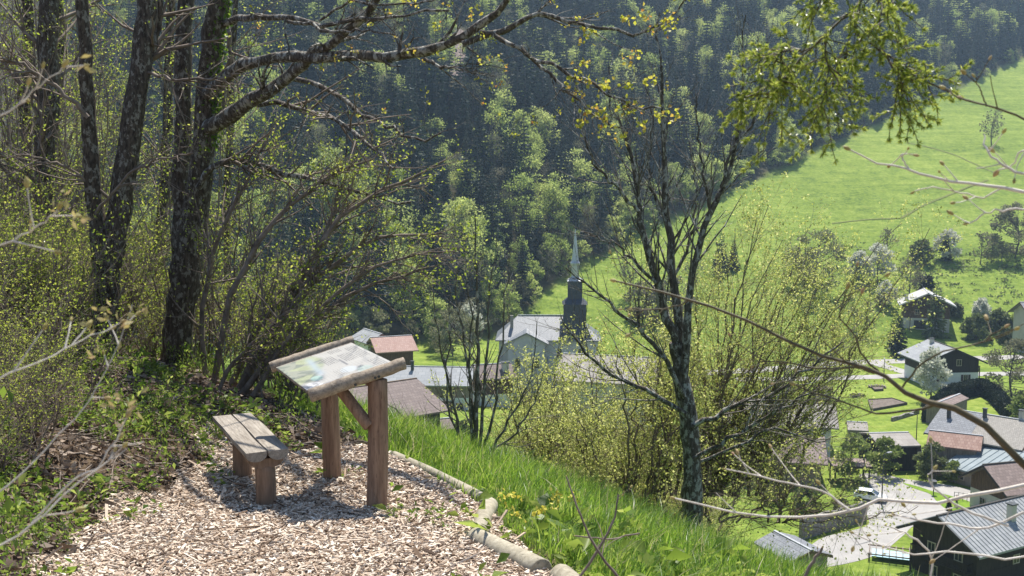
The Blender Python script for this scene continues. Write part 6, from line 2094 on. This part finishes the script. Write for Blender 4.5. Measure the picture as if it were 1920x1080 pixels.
fr2 = np.random.default_rng(21)
fans = []
for k in range(32):
    a = -0.12 + .80 * k / 31 + .05 * fr2.normal()
    ln = 520 * (0.75 + .35 * fr2.random()) * (1.0 if 0.0 < a < .5 else .8)
    bx = 1355 + 70 * fr2.normal()
    pts = [(bx, 930)]
    for s_ in (.25, .5, .75, 1.0):
        pts.append((bx + math.sin(a * (1 + .25 * s_)) * ln * s_ + 8 * fr2.normal(), 930 - math.cos(a) * ln * s_ + 8 * fr2.normal()))
    fans.append((pts, [13, 10, 7, 4, 2]))
fan_bush(1350, 930, 16.0, fans, 'tall twiggy bush with tiny new leaves fanning out right of the mossy tree', LF_bush, .035, 34, 6, 6, L1=(.4, 1.2))
fans = []
for k in range(17):
    a = -.85 + 1.5 * k / 16 + .06 * fr2.normal()
    ln = min(300, 110 + 210 * (a + .85) / .85) * (.75 + .3 * fr2.random())
    bx = 1170 + 75 * np.clip(fr2.normal(), -1.2, 2)
    pts = [(bx, 960)]
    for s_ in (.33, .66, 1.0):
        pts.append((bx + math.sin(a) * ln * s_ * 0.85 + 8 * fr2.normal(), 930 - math.cos(a * .8) * ln * s_ + 8 * fr2.normal()))
    fans.append((pts, [10, 8, 5, 2]))
fan_bush(1165, 930, 15.0, fans, 'broad yellow-green bush left of the mossy tree, below the church', LF_bush, .040, 20, 6, 8, L1=(.35, .9))
fans = []
for k in range(12):
    a = -.5 + 1.9 * k / 11 + .06 * fr2.normal(); ln = 220 * (.7 + .4 * fr2.random()); bx = 1420 + 70 * fr2.normal()
    pts = [(bx, 980)] + [(bx + math.sin(a) * ln * s_, 980 - math.cos(a) * ln * s_ * .7) for s_ in (.33, .66, 1.0)]
    fans.append((pts, [8, 6, 4, 2]))
fan_bush(1420, 980, 14.5, fans, 'low sparse bush at the foot of the mossy tree on its right', LF_bush, .04, 20, 5, 3, L1=(.4, 1.0))
fans = []
for k in range(7):
    a = -.5 + 1.0 * k / 6; ln = 130 * (.7 + .4 * fr2.random()); bx = 1020 + 25 * fr2.normal()
    pts = [(bx, 900)] + [(bx + math.sin(a) * ln * s_, 900 - math.cos(a) * ln * s_) for s_ in (.33, .66, 1.0)]
    fans.append((pts, [6, 5, 3, 2]))
fan_bush(1000, 900, 15.5, fans, 'small yellow-green bush at the left foot of the broad one', LF_bush, .04, 10, 4, 4, L1=(.2, .5))


# ---------------- low bushes on the hillside below the grass
_keep = LF_thicket; LF_thicket = LF_bush
hp = [shrub_proto(51, 1.7, .05, 12, .036, 6), shrub_proto(52, 2.4, .1, 12, .036, 6)]
LF_thicket = _keep
n_ = 0
hused = set()
for k in range(600):
    px = srng.uniform(985, 1590); d = srng.uniform(15.5, 30)
    x = (px - 960) / F_PX * d; z = gz(x, d)
    row = 540 - F_PX * math.tan(math.atan2(z, d) + PITCH)
    if not (905 < row < 1090) or n_ >= 46: continue
    i = int(srng.integers(2)); t = hp[i]
    if i in hused: t = copy_tree(t)
    hused.add(i); n_ += 1
    t.name = 'hillside_bush'
    t.location = (x, d, z); t.rotation_euler = (0, 0, srng.uniform(0, 6)); sc = srng.uniform(.7, 1.15); t.scale = (sc, sc, sc)
    tag(t, 'low yellow-green bush on the steep hillside just below the grass', 'bush', 'low bushes on the hillside below the grass')


# ---------------- grass slope
def grass():
    N = 150000
    x = rng.uniform(-2.6, 7.0, N); y = rng.uniform(4.3, 14.5, N)
    s = edge_s(x, y)
    ok = (s > 0.03) & (s < 7.5) & (x / y < .56)
    clump = wob(x, y, 2.2, .4) + wob(x, y, 5.1, 1.9)
    ok &= rng.random(N) < np.clip(.72 + .35 * clump, .2, 1) * np.clip(1.25 - s / 9.0, .3, 1)
    x, y, s, clump = x[ok], y[ok], s[ok], clump[ok]
    n = len(x)
    z = ground(x, y) - .01
    h = rng.gamma(5.0, .030, n) * (1 + .3 * clump) * (0.65 + .35 * smooth(0, .5, s)); h = np.clip(h, .05, .34)
    a = rng.normal(-.6, 1.3, n)                                   # mostly combed down the slope, to the right
    lean = np.clip(rng.normal(.55, .3, n), .05, 1.3)
    d0 = np.stack([np.cos(a), np.sin(a), 0 * a], 1)
    wd = rng.uniform(.0025, .006, n)
    sd = np.stack([-np.sin(a + .8 * rng.normal(size=n)), np.cos(a), 0 * a], 1)
    base = np.stack([x, y, z], 1)
    rows = []
    for k, t_ in enumerate((0, .4, .75, 1.0)):
        c = base + d0 * (h * lean * t_ ** 1.8)[:, None] + np.array([[0, 0, 1.0]]) * (h * (t_ - .28 * lean * t_ ** 2.2))[:, None]
        w = wd * (1 - .9 * t_ ** 1.5)
        rows += [c - sd * w[:, None], c + sd * w[:, None]] if k < 3 else [c]
    V = np.stack(rows, 1)                                        # (n,7,3)
    o = (np.arange(n) * 7)[:, None]
    q = np.concatenate([o + [[0, 1, 3, 2]], o + [[2, 3, 5, 4]]]); tr = o + [[4, 5, 6]]
    tint = np.clip(.45 + .18 * clump + .2 * rng.normal(size=n), 0, .9); tint[rng.random(n) < .07] = 1.0
    mb = MB(); mb.add(V.reshape(-1, 3), quads=q, tris=tr, tint=np.repeat(tint, 7))
    tag(mb.build('grass', LF_grass, kind='stuff'), 'long fresh grass on the slope beside the path')
    print('grass', n)


grass()


def rosettes(name, n, region, mat, L, label, upness=.5, per=7, tint=None, W=(.3, .5)):
    """small leafy herbs: rosettes of leaves on the ground"""
    x, y = region(n)
    z = ground(x, y)
    idx = np.repeat(np.arange(len(x)), per); m = len(idx)
    sc = np.exp(rng.normal(0, .35, len(x)))[idx]
    pos = np.stack([x, y, z], 1)[idx] + .02 * rng.normal(size=(m, 3)) + np.array([[0, 0, 1.0]]) * (rng.random(m) * .12 * sc * upness)[:, None]
    a = rng.uniform(0, 6.28, m)
    d = np.stack([np.cos(a), np.sin(a), rng.uniform(.1, 1.2, m) * upness * 1.6], 1)
    l = L * sc * rng.uniform(.6, 1.2, m)
    mb = MB(); mb.leaves(pos, d, l, l * rng.uniform(W[0], W[1], m), .15, tint=tint if tint is None else tint(m), sag=.2)
    return tag(mb.build(name, mat, kind='stuff'), label)


def bank_region(n):
    x = rng.uniform(-9, 0, n * 4); y = rng.uniform(4.6, 13.5, n * 4)
    s = edge_s(x, y)
    ok = (s < -1.2) & (x / y > -.56) & ~on_path(x, y) | ((y > 9.0) & (s < 0) & (x / y > -.56))
    x, y = x[ok], y[ok]
    return x[:n], y[:n]


def slope_herbs(n):
    x = rng.uniform(-.4, 4, n * 4); y = rng.uniform(5.3, 8.6, n * 4); s = edge_s(x, y)
    ok = (s > .08) & (s < 2.6) & (rng.random(n * 4) < smooth(9.2, 6.0, y) + .15)
    return x[ok][:n], y[ok][:n]


def path_edge(n):
    x = rng.uniform(-4.5, 1, n * 14); y = rng.uniform(4.6, 9.8, n * 14); s = edge_s(x, y)
    c = wob(x, y, 2.7, 3.3)
    ok = on_path(x, y) & ((s > -.75) | (x < path_left(y) + .35)) & (c > .25)
    return x[ok][:n], y[ok][:n]


rosettes('dead_leaf_litter', 15000, bank_region, LF_dead, .05, 'dry brown leaves and litter covering the bank beside the path', .12, 2, W=(.45, .8))
rosettes('tall_herbs', 1200, lambda n: (lambda x, y: (x[wob(x, y, 1.4, 2.7) > .0], y[wob(x, y, 1.4, 2.7) > .0]))(*bank_region(n * 2)), LF_ground, .036, 'taller yellow-green herbs standing on the bank', 2.2, 12, W=(.25, .45))
rosettes('bank_plants', 4000, lambda n: (lambda x, y: (x[wob(x, y, 1.9, .7) > -.05], y[wob(x, y, 1.9, .7) > -.05]))(*bank_region(n)), LF_ground, .045, 'low green herbs growing through the litter on the bank', .6, 7)
rosettes('slope_plants', 420, slope_herbs, LF_ground, .075, 'broad-leaved herbs in the grass at the bottom of the picture', .7, 7, W=(.35, .6), tint=lambda m: .45 + .55 * rng.random(m))
rosettes('path_weeds', 150, path_edge, LF_ground, .05, 'small weeds sprouting at the edges of the wood chip path', .7, 6)


def dead_twigs():
    x, y = bank_region(700)
    n = len(x); a = rng.uniform(0, 6.28, n); L = rng.uniform(.12, .7, n)
    K = 5; P = np.empty((n, K, 3))
    for k in range(K):
        q = (k / (K - 1) - .5) * L
        xx, yy = x + np.cos(a) * q + .012 * rng.normal(size=n), y + np.sin(a) * q + .012 * rng.normal(size=n)
        P[:, k] = np.stack([xx, yy, ground(xx, yy) + .02 + .03 * rng.random(n)], 1)
    mb = MB(); mb.tubes(P, np.linspace(.006, .003, K)[None] * rng.uniform(.6, 1.6, (n, 1)), 4)
    tag(mb.build('fallen_twigs', BK_twig, kind='stuff'), 'fallen twigs scattered over the leaf litter of the bank')


dead_twigs()


def cowslips(px, py, n, label):
    c = grd(px, py)
    t = empty('cowslip', c, 0, label, 'flower', 'yellow cowslips in the grass')
    for k in range(n):
        st = MB(); fl = MB()
        b = np.array([.1 * rng.normal(), .1 * rng.normal(), 0]); h = rng.uniform(.2, .3)
        p, r = spline([b, b + [.01, 0, h * .6], b + [.03 * rng.normal(), 0, h]], [.003, .0028, .002], 6)
        st.tubes(p, r, 5)
        m = 10; pp = p[-1] + .026 * rng.normal(size=(m, 3)); fl.leaves(pp, rng.normal(size=(m, 3)) + [0, 0, -.4], .034, .026, .3)
        s_ = st.build('stem', LF_ground, t); fl.build('blossom', LF_flower, s_)


cowslips(1010, 1005, 6, 'cluster of yellow cowslips beside the bend of the edging log')
cowslips(1032, 998, 3, 'few yellow cowslips just right of the bigger cluster')


# ---------------- budding twigs close to the camera
def bud_twig(label, mains, bark, d, side, buds=.011, name='budding_branch', leafy=0.0, seed=0, len_=(.06, .2)):
    """mains: list of (pixel polyline, depth list, widths px)"""
    p0 = wpath(mains[0][0], mains[0][1], mains[0][2])[0][0]
    t = empty(name, p0, 0, label, 'branch')
    B = []
    for k, (pts, dd, w) in enumerate(mains):
        B.append(limb_l('stem' if k == 0 else 'side_shoot', bark, t, pts, dd, w, K=14, sides=8, wig=.0013, rough=.05))
    P = np.stack([b[0] for b in B]); R = np.stack([b[1] for b in B])
    P1, R1 = grow(P, R, side, len_, (.5, 1.1), K=5, up=.1, wig=.07, t0=.25, rs=.55, rmin=.0014)
    mb = MB(); mb.tubes(P1, R1, 5); mb.build('spurs', bark, t, kind='stuff')
    bb = MB()
    tips = np.concatenate([P1[:, -1], P[:, -1]]); dirs = np.concatenate([nrm(P1[:, -1] - P1[:, -2]), nrm(P[:, -1] - P[:, -2])])
    for k_, (c, dv) in enumerate(zip(tips, dirs)):
        if k_ < len(tips) - 1 and rng.random() < .2: continue
        l = buds * rng.uniform(.6, 1.3)
        q = np.stack([c - dv * .002, c + dv * l * .3, c + dv * l * .65, c + dv * l])
        bb.tubes(q, np.array([.18, .34, .26, .03]) * l, 6, tint=rng.random())
        if rng.random() < leafy:
            m = 5; bb.leaves(c + dv * l * .6 + .008 * rng.normal(size=(m, 3)), dv + .7 * rng.normal(size=(m, 3)), buds * 1.5, buds * .7, .2)
    bb.build('buds', LF_bud, t, kind='stuff')
    return t


bud_twig('thick olive branch slanting from the lower right corner up to the left', [
    ([(1990, 930), (1918, 870), (1850, 800), (1790, 765), (1740, 755), (1700, 735), (1660, 705), (1620, 690), (1540, 668), (1480, 640), (1400, 600), (1330, 572), (1240, 548), (1155, 528)], [2.0, 2.1, 2.3], [19, 17, 15, 12, 9, 8, 7, 6, 4]),
    ([(1640, 700), (1600, 690), (1520, 690), (1480, 680), (1420, 678)], [2.15, 2.2], [6, 5, 4, 3]),
    ([(1750, 760), (1700, 770), (1640, 775), (1600, 760), (1540, 740), (1490, 720)], [2.1, 2.2], [6, 5, 4, 3]),
    ([(1690, 730), (1720, 690), (1760, 665), (1840, 640), (1885, 612)], [2.1, 2.05], [5, 4, 3]),
    ([(1655, 705), (1620, 670), (1600, 625), (1575, 590), (1590, 540)], [2.15, 2.15], [5, 4, 3]),
    ([(1300, 562), (1260, 575), (1215, 580), (1185, 578)], [2.25, 2.3], [3.5, 3])], BK_olive, 2.1, 3)
bud_twig('long brown twig with pale tips crossing the village road at the bottom right', [
    ([(1990, 880), (1900, 915), (1820, 928), (1740, 945), (1660, 935), (1600, 955), (1520, 970), (1430, 968), (1340, 950), (1265, 935)], [2.2, 2.3, 2.4], [10, 9, 8, 7, 5, 4]),
    ([(1920, 960), (1850, 990), (1790, 985), (1720, 975), (1670, 965)], [2.2, 2.3], [6, 5, 3]),
    ([(1890, 985), (1820, 960), (1770, 930), (1740, 900), (1750, 880)], [2.2, 2.2], [7, 5, 3]),
    ([(1590, 955), (1540, 920), (1470, 905), (1410, 890), (1360, 880)], [2.3, 2.35], [5, 4, 3])], BK_pale, 2.2, 3)
bud_twig('pale sunlit twig with buds reaching left across the meadow', [
    ([(1990, 372), (1920, 362), (1860, 348), (1800, 344), (1740, 330), (1690, 314), (1640, 306), (1590, 280)], [1.9, 2.0], [8, 8, 7, 6, 5, 4, 3]),
    ([(1880, 352), (1840, 370), (1790, 358), (1740, 352), (1710, 360)], [1.95, 2.0], [4, 3, 2.5]),
    ([(1960, 400), (1900, 392), (1850, 400), (1815, 420)], [1.9, 1.95], [5, 4, 3]),
    ([(1930, 330), (1880, 310), (1850, 280), (1845, 250)], [1.9, 1.95], [6, 5, 3]), ([(1990, 300), (1920, 280), (1900, 310), (1870, 320)], [1.9, 1.95], [6, 4, 3]),
    ([(1705, 318), (1690, 290), (1712, 290)], [1.97, 1.97], [4, 3])], BK_pale, 1.95, 2, len_=(.03, .09))
bud_twig('thin brown twig entering at the upper right edge above the meadow', [
    ([(1990, 250), (1920, 222), (1860, 200), (1800, 182), (1770, 165)], [2.0, 2.1], [6, 5, 4, 3]), ([(1850, 200), (1838, 170), (1828, 145)], [2.05, 2.05], [3.5, 2.5])], BK_olive, 2.0, 2, len_=(.04, .12))
bud_twig('twig fork with pale shoots over the big chalet roof', [
    ([(1985, 1020), (1900, 1050), (1800, 1035), (1720, 1040), (1650, 1020), (1600, 1000)], [2.4, 2.5], [6, 5, 4, 3]), ([(1745, 1100), (1745, 1040), (1700, 1000), (1660, 985)], [2.5, 2.5], [6, 5, 3])], BK_pale, 2.4, 3)
bud_twig('dry brown twigs standing in the grass at the bottom centre', [
    ([(1180, 1110), (1120, 1030), (1090, 970), (1062, 895)], [4.2, 4.4], [6, 5, 4, 3]), ([(1075, 1100), (1120, 1035), (1150, 975), (1160, 925)], [4.3, 4.4], [6, 5, 3]), ([(1200, 1000), (1140, 1010), (1080, 1005)], [4.4, 4.4], [3.5, 3])], BK_twig, 4.3, 3, len_=(.05, .18))
bud_twig('short brown stick poking up from the grass at the bottom right', [([(1490, 1120), (1520, 1060), (1542, 1028)], [4.0, 4.0], [8, 7, 5])], BK_twig, 4.0, 1, len_=(.02, .05))
bud_twig('blurred twigs with opening yellow buds at the lower left edge', [
    ([(-60, 960), (30, 900), (90, 840), (160, 760), (215, 660), (250, 570)], [1.6, 1.7], [4.5, 3.9, 3.2, 2.6, 2.0, 1.3]), ([(-60, 740), (20, 700), (90, 670), (150, 640), (210, 615)], [1.5, 1.6], [4.5, 3.9, 3.2, 2.0]),
    ([(-50, 1050), (40, 1000), (120, 930), (180, 880), (240, 840)], [1.5, 1.6], [5.2, 4.5, 3.2, 2.0]), ([(60, 980), (140, 900), (190, 870), (235, 780)], [1.6, 1.6], [5, 4, 3]), ([(-40, 480), (60, 430), (110, 390)], [1.5, 1.5], [3.9, 3.2, 2.0]),
    ([(-40, 240), (40, 190), (90, 150), (120, 120)], [1.5, 1.5], [3.9, 3.2, 2.0])], BK_pale, 1.6, 4, buds=.011, leafy=.5, len_=(.03, .09))


# ---------------- drooping conifer spray at the top right
def conifer_spray():
    t = empty('conifer_branch', at(1640, -60, 2.6), 0, 'drooping conifer branch with fresh green needles hanging in at the upper right', 'branch')
    B = []
    for pts, dd, w in (
        ([(1690, -90), (1640, -20), (1612, 10), (1580, 35), (1540, 70), (1500, 110), (1470, 140), (1430, 165), (1390, 180)], [2.6, 2.5], [9, 8, 6, 5, 4, 3]),
        ([(1612, 5), (1610, 40), (1612, 75), (1640, 95), (1680, 110), (1720, 135), (1760, 160), (1780, 180)], [2.6, 2.5], [7, 6, 5, 4, 3]),
        ([(1610, 70), (1595, 95), (1570, 130), (1555, 170), (1540, 210)], [2.6, 2.6], [5, 4, 3]), ([(1560, 50), (1550, 90), (1552, 140), (1545, 200)], [2.55, 2.5], [4, 3, 2]),
        ([(1665, 105), (1680, 140), (1695, 165), (1700, 195)], [2.55, 2.5], [4, 3, 2]), ([(1520, 95), (1470, 100), (1440, 120)], [2.5, 2.5], [3.5, 2.5]), ([(1640, -20), (1600, -25), (1560, -10), (1530, 10)], [2.6, 2.5], [5, 4, 3]),
        ([(1640, -40), (1650, 10), (1665, 40)], [2.6, 2.5], [4, 3]), ([(1465, 142), (1450, 180), (1440, 215)], [2.5, 2.5], [3, 2])):
        B.append(limb_l('stem', BK_olive, t, pts, dd, w, K=14, sides=7, wig=.005))
    P = np.stack([b[0] for b in B]); R = np.stack([b[1] for b in B])
    P1, R1 = grow(P, R, 15, (.06, .16), (.5, 1.3), K=6, up=-.9, wig=.12, t0=.1, rs=.5, rmin=.0016, taper=.2)
    P1b, R1b = grow(P1, R1, 1, (.04, .09), (.5, 1.1), K=6, up=-.3, wig=.12, t0=.2, rs=.6, rmin=.0012, taper=.2)
    P1 = np.concatenate([P1, P1b]); R1 = np.concatenate([R1, R1b])
    mb = MB(); mb.tubes(P1, R1, 4); mb.build('twigs', BK_olive, t, kind='stuff')
    lb = MB()
    pos, dv = on_twigs(P1, 74, .05, .0, 0.0, mixd=.5)
    lb.leaves(pos, dv, .015 * rng.uniform(.7, 1.2, len(pos)), .0026, .1)
    pos, dv = on_twigs(P, 60, .3, .0, .3, mixd=.9)
    lb.leaves(pos, dv, .018, .003, .1)
    lb.build('needles', LF_needle, t, kind='stuff')


conifer_spray()
# ------------------------------------------------------------------ valley haze
def haze():
    mb = MB(); mb.box((0, 470, 110), (1900, 1440, 330))
    m = bpy.data.materials.new('valley_haze'); m.use_nodes = True
    nt = m.node_tree
    for n in list(nt.nodes):
        if n.type != 'OUTPUT_MATERIAL': nt.nodes.remove(n)
    v = nt.nodes.new('ShaderNodeVolumePrincipled')
    v.inputs['Color'].default_value = (0.55, 0.76, 1.0, 1)
    v.inputs['Density'].default_value = 0.00021
    v.inputs['Anisotropy'].default_value = 0.35
    nt.links.new(v.outputs[0], nt.nodes['Material Output'].inputs['Volume'])
    o = mb.build('haze', m, smooth=False, kind='stuff')
    tag(o, 'thin bluish spring haze filling the valley')


haze()
print('tris', sum(len(m.loops) - 2 * len(m.polygons) for m in bpy.data.meshes), 'objects', len(COL.objects))
